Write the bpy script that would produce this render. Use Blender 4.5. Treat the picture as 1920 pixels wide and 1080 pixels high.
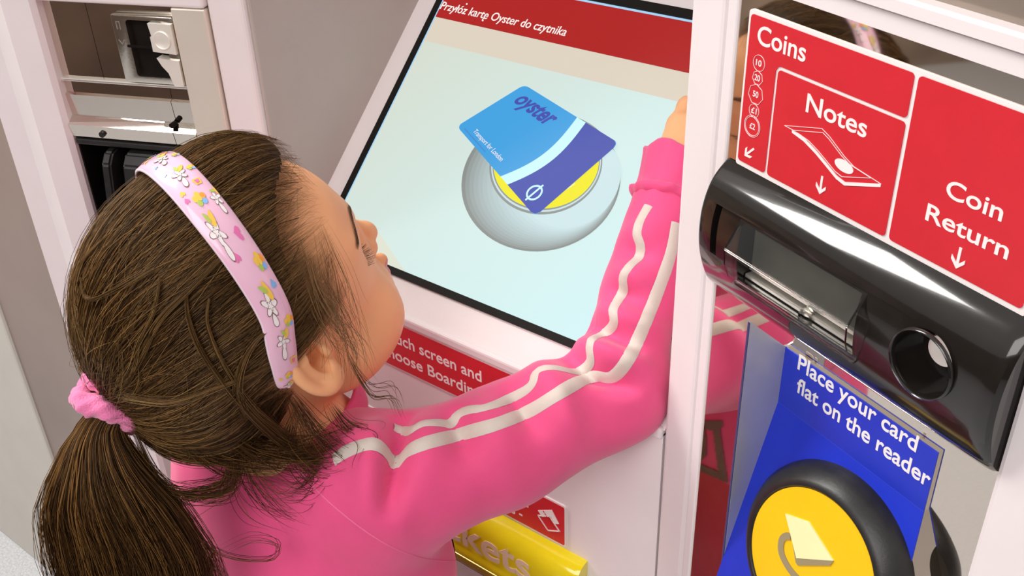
import bpy, bmesh, math, random
import numpy as np
from mathutils import Vector, Matrix
from mathutils.bvhtree import BVHTree
from math import sin, cos, pi, radians

for o in list(bpy.data.objects): bpy.data.objects.remove(o)
SC = bpy.context.scene
COL = SC.collection

# ---------------------------------------------------------------- camera
FPX = 1936.546
YAW, PIT, ROLL = 0.678323, 0.562202, -0.0353875
def _m():
    Y = np.array([[cos(YAW), sin(YAW), 0], [-sin(YAW), cos(YAW), 0], [0, 0, 1]])
    P = np.array([[1, 0, 0], [0, cos(PIT), -sin(PIT)], [0, sin(PIT), cos(PIT)]])
    R = np.array([[cos(ROLL), -sin(ROLL), 0], [sin(ROLL), cos(ROLL), 0], [0, 0, 1]])
    return R @ P @ np.array([[1, 0, 0], [0, 0, -1], [0, 1, 0.]]) @ Y
CM = _m()                       # world -> (right, down, forward)
CAM = np.array([0, 0, 1.42])
cam_data = bpy.data.cameras.new('camera')
cam = bpy.data.objects.new('camera', cam_data); COL.objects.link(cam)
cam_data.sensor_width = 36.0
cam_data.lens = FPX / 1920 * 36.0
cam_data.clip_start = 0.02
rx, dn, fw = CM
cam.matrix_world = Matrix(((rx[0], -dn[0], -fw[0], 0), (rx[1], -dn[1], -fw[1], 0), (rx[2], -dn[2], -fw[2], CAM[2]), (0, 0, 0, 1)))
SC.camera = cam
def at(x, y, d):
    """point seen at pixel (x, y), at distance d along the view axis"""
    return CAM + CM.T @ np.array([(x - 960) / FPX, (y - 540) / FPX, 1.0]) * d

# ---------------------------------------------------------------- world, light, exposure
SC.view_settings.view_transform = 'Standard'
SC.view_settings.look = 'None'
SC.view_settings.gamma = 1.0
SC.view_settings.use_curve_mapping = False
SC.view_settings.exposure = 0.25
W = bpy.data.worlds.new('overcast_sky'); SC.world = W; W.use_nodes = True
nt = W.node_tree
bg = nt.nodes['Background']
tc = nt.nodes.new('ShaderNodeTexCoord'); sx = nt.nodes.new('ShaderNodeSeparateXYZ'); rp = nt.nodes.new('ShaderNodeValToRGB')
nt.links.new(tc.outputs['Generated'], sx.inputs[0]); nt.links.new(sx.outputs['Z'], rp.inputs[0]); nt.links.new(rp.outputs[0], bg.inputs[0])
rp.color_ramp.elements[0].position = 0.0; rp.color_ramp.elements[0].color = (0.55, 0.49, 0.46, 1)
rp.color_ramp.elements[1].position = 0.5; rp.color_ramp.elements[1].color = (1.0, 0.97, 0.95, 1)
bg.inputs[1].default_value = 0.55
def area(name, loc, target, size, power, col, sy=None):
    l = bpy.data.lights.new(name, 'AREA'); l.energy = power; l.size = size; l.color = col
    if sy: l.shape = 'RECTANGLE'; l.size_y = sy
    o = bpy.data.objects.new(name, l); COL.objects.link(o); o.location = loc
    o.rotation_euler = (Vector(target) - Vector(loc)).to_track_quat('-Z', 'Y').to_euler()
    return o
area('left_area_lamp', (-2.05, -0.05, 2.7), (-0.5, 0.3, 1.0), 0.60, 44, (1.0, 0.97, 0.92), 1.2)  # unseen area lamp added high left, placed for the black unit's highlight
area('rear_area_lamp', (0.0, -1.8, 2.7), (-0.4, 0.4, 0.9), 1.8, 42, (1.0, 0.95, 0.93))  # unseen area lamp added behind the viewer, standing in for daylight

# ---------------------------------------------------------------- materials
def mat(name, col, rough=0.5, metal=0.0, var=0.0, vscale=40.0, bump=0.0, bscale=200.0, emit=0.0, trans=0.0, ior=1.45, coat=0.0, spec=None, sheen=0.0, sss=0.0, alpha=1.0, stretch=None):
    m = bpy.data.materials.new(name); m.use_nodes = True
    n = m.node_tree; b = n.nodes['Principled BSDF']
    b.inputs['Base Color'].default_value = (*col, 1); b.inputs['Roughness'].default_value = rough
    b.inputs['Metallic'].default_value = metal; b.inputs['IOR'].default_value = ior
    b.inputs['Transmission Weight'].default_value = trans; b.inputs['Coat Weight'].default_value = coat
    b.inputs['Alpha'].default_value = alpha
    if spec is not None: b.inputs['Specular IOR Level'].default_value = spec
    if sheen: b.inputs['Sheen Weight'].default_value = sheen
    if sss:
        b.inputs['Subsurface Weight'].default_value = sss; b.inputs['Subsurface Radius'].default_value = (1.0, 0.35, 0.2); b.inputs['Subsurface Scale'].default_value = 0.006
    if emit:
        b.inputs['Emission Color'].default_value = (*col, 1); b.inputs['Emission Strength'].default_value = emit
        b.inputs['Base Color'].default_value = (*[c * 0.05 for c in col], 1)
    t = n.nodes.new('ShaderNodeTexCoord')
    src = t.outputs['Object']
    if stretch:
        mp = n.nodes.new('ShaderNodeMapping'); mp.inputs['Scale'].default_value = stretch
        n.links.new(src, mp.inputs[0]); src = mp.outputs[0]
    if var:
        nz = n.nodes.new('ShaderNodeTexNoise'); nz.inputs['Scale'].default_value = vscale; nz.inputs['Detail'].default_value = 4
        n.links.new(src, nz.inputs['Vector'])
        r = n.nodes.new('ShaderNodeValToRGB')
        r.color_ramp.elements[0].position = 0.3; r.color_ramp.elements[1].position = 0.7
        r.color_ramp.elements[0].color = (*[max(0, c * (1 - var)) for c in col], 1)
        r.color_ramp.elements[1].color = (*[min(1, c * (1 + var)) for c in col], 1)
        n.links.new(nz.outputs['Fac'], r.inputs[0]); n.links.new(r.outputs[0], b.inputs['Emission Color' if emit else 'Base Color'])
    if bump:
        nb_ = n.nodes.new('ShaderNodeTexNoise'); nb_.inputs['Scale'].default_value = bscale; nb_.inputs['Detail'].default_value = 3
        n.links.new(src, nb_.inputs['Vector'])
        bp = n.nodes.new('ShaderNodeBump'); bp.inputs['Strength'].default_value = bump; bp.inputs['Distance'].default_value = 0.002
        n.links.new(nb_.outputs['Fac'], bp.inputs['Height']); n.links.new(bp.outputs[0], b.inputs['Normal'])
    return m
M = {}
M['white'] = mat('white_painted_metal', (0.80, 0.735, 0.745), 0.34, 0, 0.015, 25, 0.02, 300)
M['console'] = mat('console_plastic', (0.76, 0.70, 0.70), 0.4, 0, 0.015, 25, 0.03, 500)
M['wallshade'] = mat('recess_shade_grey', (0.47, 0.42, 0.39), 0.5, 0, 0.02, 30, 0.05, 600)  # white recess walls greyed: their shade is put into the base colour
M['mirror'] = mat('polished_steel', (0.74, 0.67, 0.60), 0.035, 1.0, 0.02, 8, 0.012, 14)
M['steel'] = mat('brushed_steel', (0.74, 0.70, 0.63), 0.22, 1.0, 0.05, 300, 0.03, 400)
M['chrome'] = mat('bright_steel', (0.90, 0.86, 0.80), 0.3, 0.85, 0.02, 50)
M['red'] = mat('sign_red', (0.62, 0.022, 0.035), 0.35, 0, 0.03, 60, 0.01, 900)
M['sign_white'] = mat('sign_white', (0.86, 0.80, 0.79), 0.35, 0, 0.01, 60)
M['ink_white'] = mat('lettering_white', (0.88, 0.83, 0.82), 0.4, 0, 0.01, 80)
M['black'] = mat('glossy_black_plastic', (0.012, 0.010, 0.009), 0.13, 0, 0.1, 80, 0.012, 90, coat=0.5)
M['blackmatte'] = mat('black_rubber', (0.016, 0.015, 0.015), 0.38, 0, 0.2, 120, 0.05, 500)
M['bezel'] = mat('matt_black_bezel', (0.010, 0.009, 0.008), 0.6, 0, 0.1, 60, spec=0.15)
M['dark'] = mat('dark_cavity', (0.010, 0.008, 0.007), 0.7, 0, 0.2, 60, spec=0.08)
M['mark'] = mat('etched_mark', (0.25, 0.23, 0.20), 0.5, 0, 0.05, 60)
M['blue'] = mat('sign_blue', (0.014, 0.035, 0.52), 0.36, 0, 0.05, 40, 0.02, 700)
M['yellow'] = mat('reader_yellow', (0.87, 0.50, 0.004), 0.4, 0, 0.02, 60, 0.01, 700)
M['cream'] = mat('card_cream', (0.84, 0.78, 0.42), 0.45, 0, 0.03, 40)
M['iconbrown'] = mat('icon_grey_brown', (0.30, 0.24, 0.13), 0.5, 0, 0.03, 40)
M['clear'] = mat('clear_plastic', (0.93, 0.93, 0.90), 0.05, 0, 0, trans=1.0, ior=1.35, spec=0.12)
M['jaw'] = mat('satin_white_steel', (0.86, 0.82, 0.74), 0.38, 0.35, 0.03, 60)
M['tray'] = mat('yellow_translucent_plastic', (0.95, 0.80, 0.012), 0.14, 0, 0.06, 30, 0.05, 60, trans=0.12, coat=0.8)
M['greyplate'] = mat('grey_side_plate', (0.62, 0.61, 0.61), 0.42, 0.5, 0.03, 60, 0.02, 500)
M['traytext'] = mat('tray_lettering', (0.80, 0.62, 0.42), 0.4, 0, 0.02, 60)
def scr(n, c, e=1.0, var=0.0): M[n] = mat('screen_' + n, c, 0.3, 0, var, 30, emit=e, spec=0.15)
scr('s_red', (0.36, 0.017, 0.016)); scr('s_cream', (0.60, 0.53, 0.44)); scr('s_pale', (0.56, 0.65, 0.575)); scr('s_cyan', (0.50, 0.77, 0.80))
scr('s_white', (0.585, 0.72, 0.69)); scr('s_ink', (0.80, 0.74, 0.70)); scr('s_light', (0.050, 0.30, 0.62)); scr('s_navy', (0.055, 0.072, 0.35))
scr('s_band', (0.50, 0.76, 0.78)); scr('s_yel', (0.72, 0.66, 0.010)); scr('s_grey', (0.31, 0.345, 0.335)); scr('s_grey2', (0.23, 0.25, 0.24)); scr('s_blueline', (0.33, 0.55, 0.75))
scr('s_small', (0.06, 0.20, 0.52)); scr('s_yline', (0.75, 0.72, 0.30)); scr('s_grey3', (0.40, 0.47, 0.47)); scr('s_grey4', (0.48, 0.60, 0.62))

# ---------------------------------------------------------------- object helpers
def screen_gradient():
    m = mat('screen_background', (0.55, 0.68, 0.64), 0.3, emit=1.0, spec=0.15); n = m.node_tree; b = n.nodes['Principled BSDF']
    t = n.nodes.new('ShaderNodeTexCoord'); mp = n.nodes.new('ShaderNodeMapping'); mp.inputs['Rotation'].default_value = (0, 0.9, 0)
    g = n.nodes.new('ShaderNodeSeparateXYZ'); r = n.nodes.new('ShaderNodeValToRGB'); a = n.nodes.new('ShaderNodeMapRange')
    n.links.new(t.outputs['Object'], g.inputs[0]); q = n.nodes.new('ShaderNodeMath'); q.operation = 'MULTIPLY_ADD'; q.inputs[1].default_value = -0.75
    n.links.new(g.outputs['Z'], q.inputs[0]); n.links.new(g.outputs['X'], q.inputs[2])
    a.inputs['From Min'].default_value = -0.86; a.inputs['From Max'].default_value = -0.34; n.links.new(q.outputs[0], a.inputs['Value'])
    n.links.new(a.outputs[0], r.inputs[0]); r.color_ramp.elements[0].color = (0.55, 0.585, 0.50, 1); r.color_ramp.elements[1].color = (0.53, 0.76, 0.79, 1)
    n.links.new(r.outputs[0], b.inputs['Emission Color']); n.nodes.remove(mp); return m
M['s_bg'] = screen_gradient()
def thing(name, label, cat, loc=(0, 0, 0), rot=(0, 0, 0), group=None):
    o = bpy.data.objects.new(name, None); COL.objects.link(o)
    o.empty_display_size = 0.05
    o.location = loc; o.rotation_euler = rot; o['label'] = label; o['category'] = cat
    if group: o['group'] = group
    return o
def obj(name, bm, m, parent=None, smooth=False, label=None):
    me = bpy.data.meshes.new(name)
    if isinstance(bm, bmesh.types.BMesh):
        bmesh.ops.recalc_face_normals(bm, faces=bm.faces[:]); bm.to_mesh(me); bm.free()
    else:
        me.from_pydata(*bm)
    o = bpy.data.objects.new(name, me); COL.objects.link(o)
    for x in (m if isinstance(m, (list, tuple)) else [m]): me.materials.append(x)
    if parent: o.parent = parent
    if smooth:
        me.polygons.foreach_set('use_smooth', [True] * len(me.polygons))
    if label: o['label'] = label
    return o
def npmesh(name, V, F, m, parent=None, smooth=True, label=None):
    """mesh from numpy arrays, F is (n,3) or (n,4)"""
    me = bpy.data.meshes.new(name)
    k = F.shape[1]
    me.vertices.add(len(V)); me.vertices.foreach_set('co', np.asarray(V, np.float32).ravel())
    me.loops.add(F.size); me.loops.foreach_set('vertex_index', F.astype(np.int32).ravel())
    me.polygons.add(len(F)); me.polygons.foreach_set('loop_start', np.arange(0, F.size, k, dtype=np.int32))
    me.polygons.foreach_set('use_smooth', np.full(len(F), smooth))
    me.update(calc_edges=True); me.validate()
    o = bpy.data.objects.new(name, me); COL.objects.link(o)
    for x in (m if isinstance(m, (list, tuple)) else [m]): me.materials.append(x)
    if parent: o.parent = parent
    if label: o['label'] = label
    return o
def B(): return bmesh.new()
def bx(bm, x0, x1, y0, y1, z0, z1, bev=0.0, seg=2):
    r = bmesh.ops.create_cube(bm, size=1.0)
    for v in r['verts']:
        v.co = Vector((x0 + (v.co.x + .5) * (x1 - x0), y0 + (v.co.y + .5) * (y1 - y0), z0 + (v.co.z + .5) * (z1 - z0)))
    if bev:
        es = list({e for v in r['verts'] for e in v.link_edges})
        bmesh.ops.bevel(bm, geom=es, offset=bev, segments=seg, profile=0.5, affect='EDGES')
def plate(bm, pts, y0, y1, mi=0, close=True):
    """polygon in local X,Z extruded from y0 (front, negative) to y1"""
    a = [bm.verts.new((x, y0, z)) for x, z in pts]; b = [bm.verts.new((x, y1, z)) for x, z in pts]
    n = len(pts); fs = [bm.faces.new(a), bm.faces.new(b[::-1])]
    for i in range(n): fs.append(bm.faces.new((a[i], b[i], b[(i + 1) % n], a[(i + 1) % n])))
    for f in fs: f.material_index = mi
def band(bm, pts, w, y0, y1, n=40):
    """smooth flat band of width w along way-points"""
    P = np.array(pts, float); out = []
    for q in np.linspace(0, len(P) - 1, n):
        i = min(int(q), len(P) - 2); u = q - i; p0, p1, p2, p3 = P[max(i - 1, 0)], P[i], P[i + 1], P[min(i + 2, len(P) - 1)]
        out.append(.5 * ((2 * p1) + (-p0 + p2) * u + (2 * p0 - 5 * p1 + 4 * p2 - p3) * u ** 2 + (-p0 + 3 * p1 - 3 * p2 + p3) * u ** 3))
    C = np.array(out); T = np.gradient(C, axis=0); T /= np.linalg.norm(T, axis=1, keepdims=True); N = np.c_[-T[:, 1], T[:, 0]]
    a, b = C + N * w / 2, C - N * w / 2
    for i in range(n - 1): plate(bm, [tuple(a[i]), tuple(a[i + 1]), tuple(b[i + 1]), tuple(b[i])], y0, y1)
def rrect(x0, x1, z0, z1, r, n=5):
    out = []
    for cx, cz, a in ((x1 - r, z1 - r, 0), (x0 + r, z1 - r, 90), (x0 + r, z0 + r, 180), (x1 - r, z0 + r, 270)):
        for i in range(n + 1):
            t = radians(a + 90 * i / n); out.append((cx + r * cos(t), cz + r * sin(t)))
    return out
def circ(cx, cz, r, n=40, rz=None):
    rz = rz or r
    return [(cx + r * cos(2 * pi * i / n), cz + rz * sin(2 * pi * i / n)) for i in range(n)]
def stroke(bm, pts, w, y0, y1, closed=False, mi=0):
    """thin flat line along pts"""
    n = len(pts); rng = range(n) if closed else range(n - 1)
    for i in rng:
        a = Vector(pts[i]); b = Vector(pts[(i + 1) % n]); d = (b - a)
        if d.length < 1e-7: continue
        d.normalize(); p = Vector((-d.y, d.x)) * w / 2; e = d * w * 0.35
        q = [a - e + p, a - e - p, b + e - p, b + e + p]
        plate(bm, [(v.x, v.y) for v in q], y0, y1, mi)
def lathe_y(bm, prof, cx=0, cz=0, n=64, cap=True, mi=0):
    """prof: list of (radius, y); axis along local Y"""
    rings = []
    for r, y in prof:
        rings.append([bm.verts.new((cx + max(r, 1e-5) * cos(2 * pi * i / n), y, cz + max(r, 1e-5) * sin(2 * pi * i / n))) for i in range(n)])
    for a, b in zip(rings, rings[1:]):
        for i in range(n): bm.faces.new((a[i], a[(i + 1) % n], b[(i + 1) % n], b[i])).material_index = mi
    if cap:
        bm.faces.new(rings[0]).material_index = mi; bm.faces.new(rings[-1][::-1]).material_index = mi
def text(name, body, x, z, size, y, m, parent, width=None, bold=0.0, depth=0.0004, align='LEFT', rot=0.0, shear=0.0, label=None):
    """lettering in the local XZ plane, x/z baseline start; width fits the line to that length"""
    c = bpy.data.curves.new(name, 'FONT'); c.body = body; c.size = size; c.extrude = depth / 2; c.offset = bold * size; c.align_x = align; c.shear = shear
    c.resolution_u = 6
    t = bpy.data.objects.new(name, c); COL.objects.link(t)
    bpy.context.view_layer.update()
    me = bpy.data.meshes.new_from_object(t.evaluated_get(bpy.context.evaluated_depsgraph_get()))
    bpy.data.objects.remove(t); bpy.data.curves.remove(c)
    n = len(me.vertices); co = np.empty(n * 3, np.float32); me.vertices.foreach_get('co', co); co = co.reshape(-1, 3)
    if width:
        x0, x1 = co[:, 0].min(), co[:, 0].max(); s = width / (x1 - x0); co[:, 0] = (co[:, 0] - x0) * s
    X = co[:, 0] * cos(rot) - co[:, 1] * sin(rot); Z = co[:, 0] * sin(rot) + co[:, 1] * cos(rot)
    co = np.c_[x + X, y - co[:, 2], z + Z]
    me.vertices.foreach_set('co', co.astype(np.float32).ravel()); me.update()
    me.name = name; me.materials.clear(); me.materials.append(m)
    o = bpy.data.objects.new(name, me); COL.objects.link(o)
    if parent: o.parent = parent
    if label: o['label'] = label
    return o
def boolean(bm, cut):
    a = bpy.data.meshes.new('a'); bmesh.ops.recalc_face_normals(bm, faces=bm.faces[:]); bm.to_mesh(a); bm.free()
    b = bpy.data.meshes.new('b'); bmesh.ops.recalc_face_normals(cut, faces=cut.faces[:]); cut.to_mesh(b); cut.free()
    oa = bpy.data.objects.new('a', a); ob = bpy.data.objects.new('b', b); COL.objects.link(oa); COL.objects.link(ob)
    md = oa.modifiers.new('d', 'BOOLEAN'); md.operation = 'DIFFERENCE'; md.object = ob; md.solver = 'EXACT'
    bpy.context.view_layer.update()
    me = bpy.data.meshes.new_from_object(oa.evaluated_get(bpy.context.evaluated_depsgraph_get()))
    bpy.data.objects.remove(oa); bpy.data.objects.remove(ob)
    r = bmesh.new(); r.from_mesh(me); bpy.data.meshes.remove(me)
    return r
def autosmooth(o, deg=35):
    me = o.data; bm = bmesh.new(); bm.from_mesh(me)
    for f in bm.faces: f.smooth = True
    for e in bm.edges:
        if len(e.link_faces) == 2 and e.calc_face_angle(0) > radians(deg): e.smooth = False
    bm.to_mesh(me); bm.free()
# ---------------------------------------------------------------- frames of the machine's faces
AR, AL, TILT = 0.378584, 0.410261, 0.802728
Y0 = 0.5213; XL, XP = -0.6902, -0.2822; ZLIP = 0.9247
FR = {'R': ((0.14045, 0.35309, 0), (0, 0, -AR)), 'L': ((XL, Y0, 0), (0, 0, AL)), 'S': ((0, Y0, ZLIP), (-TILT, 0, 0)), 'F': ((0, Y0, 0), (0, 0, 0))}
def fr(o, k):
    o.location, o.rotation_euler = FR[k]; return o
def fthing(name, label, cat, k, group=None):
    return thing(name, label, cat, FR[k][0], FR[k][1], group)

# ---------------------------------------------------------------- the hall
def structure(o, k='structure'): o['kind'] = k; return o
m_floor = mat('speckled_concrete', (0.52, 0.53, 0.55), 0.55, 0, 0.18, 260, 0.15, 200)
b = B(); bx(b, -3.2, 2.6, -3.0, 0.9, -0.05, 0.0); structure(obj('floor', b, m_floor))
m_wall = mat('pale_wall_paint', (0.56, 0.53, 0.48), 0.5, 0, 0.03, 12, 0.05, 300)
b = B(); bx(b, -3.2, -1.33, 0.50, 0.62, 0, 2.4, 0.004); structure(obj('wall_left', b, m_wall))
m_brown = mat('taupe_cladding', (0.27, 0.205, 0.18), 0.38, 0, 0.16, 3, 0.03, 400)
b = B(); bx(b, -1.33, -0.955, 0.505, 0.62, 0, 2.4); structure(obj('trim_1', b, m_brown))
b = B(); bx(b, 0.21, 2.6, 0.505, 0.62, 0, 2.4); structure(obj('wall_right', b, m_wall))
m_hall = mat('brown_hall_wall', (0.10, 0.062, 0.045), 0.6, 0, 0.5, 3, 0.05, 60)
b = B(); bx(b, -3.2, 2.6, -2.1, -2.0, 0, 1.75); structure(obj('wall_back', b, m_hall))
m_side = mat('sand_hall_wall', (0.33, 0.255, 0.20), 0.7, 0, 0.3, 4, 0.05, 60)
b = B(); bx(b, -3.3, -3.2, -3.0, 0.6, 0, 1.7); structure(obj('wall_side', b, m_side))

# ---------------------------------------------------------------- ticket machine cabinet
tm = thing('ticket_machine', 'white concave ticket machine cabinet with sloping console, posts and mirror steel wings', 'ticket machine', (0, 0, 0))
def part(name, bm, m, k, smooth=False, label=None):
    o = fr(obj(name, bm, m, tm, smooth, label), k); return o
RB = 0.42                                                   # depth of the recess
b = B(); bx(b, XL - 0.001, XP + 0.001, 0.0, 0.012, 0.0, 0.52); part('console_top', b, M['console'], 'S', label='sloping white console around the screen')
b = B(); plate(b, [(XL, 0.0), (XP, 0.0), (XP, ZLIP - 0.004), (XL, ZLIP - 0.004)], 0.0, 0.02); bx(b, XL, XP, -0.003, 0.012, ZLIP - 0.009, ZLIP + 0.002, 0.003, 3)
part('front_panel', b, M['white'], 'F', label='upright white front panel below the console lip')
b = B(); bx(b, XL - 0.012, XL, 0.004, RB, 0.86, 1.62, 0.003, 3); part('recess_wall', b, M['wallshade'], 'F', label='left side wall of the screen recess')
b = B(); bx(b, XP, XP + 0.012, 0.004, RB, 0.86, 1.62, 0.003, 3); part('recess_wall', b, M['white'], 'F', label='right side wall of the screen recess')
b = B(); bx(b, XL - 0.012, XP + 0.012, RB + 0.06, RB + 0.09, 1.2, 1.62); part('recess_wall', b, M['wallshade'], 'F', label='rear wall of the screen recess')
# right wing
b = B(); bx(b, -0.4546, -0.4236, 0.0, 0.03, 0.02, 1.62, 0.004, 3); part('post', b, M['white'], 'R', label='white post right of the screen')
b = B(); bx(b, -0.4236, -0.4222, 0.008, 0.03, 0.02, 1.62); part('door_gap', b, M['dark'], 'R')
b = B(); bx(b, -0.4222, -0.4135, -0.001, 0.03, 0.02, 1.62, 0.0015, 2); part('frame_strip', b, M['white'], 'R')
b = B(); bx(b, -0.4137, -0.2055, 0.0004, 0.010, 0.55, 1.263); part('mirror_plate', b, M['mirror'], 'R', label='polished steel plate behind coin unit and card reader')
b = B(); plate(b, [(-0.4137, 0.02), (-0.15, 0.02), (-0.15, 0.55), (-0.4137, 0.55)], 0.0, 0.02); part('lower_panel', b, M['white'], 'R')
b = B()
v = [(-0.0005, 1.2622), (-0.0045, 1.2632), (-0.0045, 1.2722), (-0.003, 1.2728), (-0.003, 1.2733), (-0.0075, 1.274), (-0.0075, 1.2795), (-0.004, 1.2805), (0.02, 1.2805), (0.02, 1.2622)]
L0 = [b.verts.new((-0.4137, y, z)) for y, z in v]; L1 = [b.verts.new((-0.15, y, z)) for y, z in v]
b.faces.new(L0); b.faces.new(L1[::-1])
for i in range(len(v)): b.faces.new((L0[i], L1[i], L1[(i + 1) % len(v)], L0[(i + 1) % len(v)]))
part('top_rail', b, M['white'], 'R', label='white bevelled rail above the mirror plate')
m_upper = mat('taupe_glass', (0.30, 0.25, 0.21), 0.12, 0.35, 0.1, 20)
b = B(); bx(b, -0.4137, -0.15, 0.003, 0.02, 1.2805, 1.62); part('upper_panel', b, m_upper, 'R', label='brownish glass panel above the white rail')
b = B(); bx(b, -0.2057, -0.15, -0.004, 0.03, 0.55, 1.2622, 0.003, 2); part('frame_strip', b, M['white'], 'R')
b = B(); bx(b, -0.15, -0.146, -0.004, 0.22, 0.0, 1.62); part('side_panel', b, M['white'], 'R')
# left wing
b = B(); bx(b, -0.0338, 0.0, -0.001, 0.03, 0.02, 1.62, 0.004, 3); part('post', b, M['white'], 'L', label='white post left of the screen recess')
m_strip = mat('satin_steel_strip', (0.88, 0.82, 0.72), 0.45, 0.6, 0.06, 9, 0.02, 30)
b = B(); bx(b, -0.0655, -0.0345, -0.005, 0.02, 0.55, 1.1688, 0.0012, 2); part('frame_strip', b, m_strip, 'L', label='bright steel strip beside the card unit')
b = B(); bx(b, -0.1975, -0.0338, -0.006, 0.03, 1.1692, 1.1985, 0.003, 3); bx(b, -0.1975, -0.0338, -0.002, 0.03, 1.1985, 1.62, 0.002); part('top_rail', b, M['white'], 'L', label='white rail above the card unit')
b = B(); plate(b, [(-0.1975, 0.02), (-0.0338, 0.02), (-0.0338, 0.56), (-0.1975, 0.56)], 0.0, 0.02); part('lower_panel', b, M['white'], 'L')
b = B()
v = [(-0.1945, 0.02), (-0.1945, -0.004), (-0.1978, -0.009), (-0.2235, -0.0125), (-0.2250, -0.0118), (-0.2425, -0.006), (-0.2666, -0.006), (-0.2666, 0.12), (-0.25, 0.12)]
L0 = [b.verts.new((x, y, 0.0)) for x, y in v]; L1 = [b.verts.new((x, y, 1.62)) for x, y in v]
b.faces.new(L0); b.faces.new(L1[::-1])
for i in range(len(v)): b.faces.new((L0[i], L1[i], L1[(i + 1) % len(v)], L0[(i + 1) % len(v)]))
part('side_frame', b, M['white'], 'L', label='broad white stepped frame at the left edge of the machine')

# ---------------------------------------------------------------- card payment unit, left wing
cu = fthing('card_payment_unit', 'mirror steel card payment unit with slot and black pin pad shields, upper left', 'card payment unit', 'L')
b = B(); bx(b, -0.1945, -0.1524, 0.004, 0.012, 1.0985, 1.169); bx(b, -0.1519, -0.0655, 0.004, 0.012, 1.0985, 1.169); obj('mirror_plate', b, M['mirror'], cu)
b = B(); bx(b, -0.195, -0.0655, 0.000, 0.012, 1.0955, 1.0985, 0.0008); obj('ledge_strip', b, M['chrome'], cu)
b = B(); v = [(-0.195, 1.0955), (-0.0655, 1.0955)]
def slope_plate(x0, x1, prof, th=0.004):
    bm = B(); a = []
    for x in (x0, x1): a.append([bm.verts.new((x, y, z)) for y, z in prof] + [bm.verts.new((x, y + th, z)) for y, z in prof[::-1]])
    n = len(a[0]); bm.faces.new(a[0]); bm.faces.new(a[1][::-1])
    for i in range(n): bm.faces.new((a[0][i], a[1][i], a[1][(i + 1) % n], a[0][(i + 1) % n]))
    return bm
b.free()
for x0, x1 in ((-0.195, -0.0882), (-0.0876, -0.0655)):
    obj('sloping_plate', slope_plate(x0, x1, [(0.004, 1.0955), (0.004, 1.084), (0.001, 1.0825), (0.003, 1.062), (-0.006, 1.056), (-0.004, 1.044)]), M['mirror'], cu)
b = B(); lathe_y(b, [(0.0028, -0.007), (0.0028, -0.0045), (0.0022, -0.004)], -0.1615, 1.0485, 24); obj('screw', b, M['blackmatte'], cu)
b = B(); lathe_y(b, [(0.0024, -0.005), (0.0024, 0.002)], -0.0885, 1.062, 24); obj('lock', b, M['dark'], cu)
# card slot bezel
b = B(); bx(b, -0.1250, -0.0665, -0.004, 0.006, 1.1005, 1.1605, 0.0012); c = B(); plate(c, rrect(-0.1115, -0.0760, 1.1065, 1.1565, 0.003), -0.02, 0.004)
bz = obj('slot_bezel', boolean(b, c), M['steel'], cu, label='steel plate around the card slot'); autosmooth(bz)
b = B(); plate(b, rrect(-0.1117, -0.0758, 1.1063, 1.1567, 0.003), 0.0036, 0.0042); obj('slot_cavity', b, M['dark'], bz)
b = B(); plate(b, [(-0.0885, 1.1555), (-0.0668, 1.1555), (-0.0668, 1.1295), (-0.0885, 1.1310), (-0.0885, 1.1440), (-0.0870, 1.1445)], -0.0075, 0.003); obj('slot_jaw', b, M['jaw'], bz)
b = B(); lathe_y(b, [(0.0080, -0.0072), (0.0080, -0.0082), (0.0074, -0.0085), (0.0066, -0.0080), (0.0002, -0.0076)], -0.0775, 1.1415, 40); o = obj('finger_rest', b, M['jaw'], bz); autosmooth(o)
b = B(); plate(b, [(-0.0875, 1.1250), (-0.0668, 1.1235), (-0.0668, 1.1010), (-0.0760, 1.1010), (-0.0790, 1.1120), (-0.0840, 1.1180)], -0.0062, 0.003); obj('slot_jaw', b, M['jaw'], bz)
b = B(); bx(b, -0.1145, -0.0885, -0.0046, -0.0036, 1.1325, 1.1345); obj('slot_line', b, M['dark'], bz)
b = B(); stroke(b, [(-0.1205, 1.1480), (-0.1205, 1.1545), (-0.1175, 1.1545), (-0.1175, 1.1480)], 0.0006, -0.0044, -0.0038); stroke(b, [(-0.1215, 1.1385), (-0.1190, 1.1350), (-0.1165, 1.1385)], 0.0006, -0.0044, -0.0038)
obj('arrow_mark', b, M['mark'], bz)
# recessed pin pad with shields
b = B(); bx(b, -0.1945, -0.0655, 0.05, 0.055, 0.80, 1.044); bx(b, -0.1945, -0.0655, 0.0, 0.05, 1.040, 1.0439); bx(b, -0.195, -0.193, 0.0, 0.05, 0.80, 1.044); obj('pin_pad_recess', b, M['dark'], cu)
b = B(); bx(b, -0.1935, -0.0655, -0.004, 0.01, 1.0355, 1.0415, 0.0015); obj('recess_lip', b, M['blackmatte'], cu)
def fin(x0, x1):
    bm = B(); pr = [(0.045, 0.82), (0.045, 1.020), (0.004, 1.0325), (-0.006, 1.0310), (-0.014, 1.022), (-0.030, 0.93), (-0.034, 0.82)]
    a = [[bm.verts.new((x, y, z)) for y, z in pr] for x in (x0, x1)]
    n = len(pr); bm.faces.new(a[0]); bm.faces.new(a[1][::-1])
    for i in range(n): bm.faces.new((a[0][i], a[1][i], a[1][(i + 1) % n], a[0][(i + 1) % n]))
    bmesh.ops.bevel(bm, geom=bm.edges[:], offset=0.002, segments=2, affect='EDGES'); return bm
for x0, x1 in ((-0.1650, -0.1555), (-0.1430, -0.0950)): obj('pin_pad_shield', fin(x0, x1), M['blackmatte'], cu)

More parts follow.
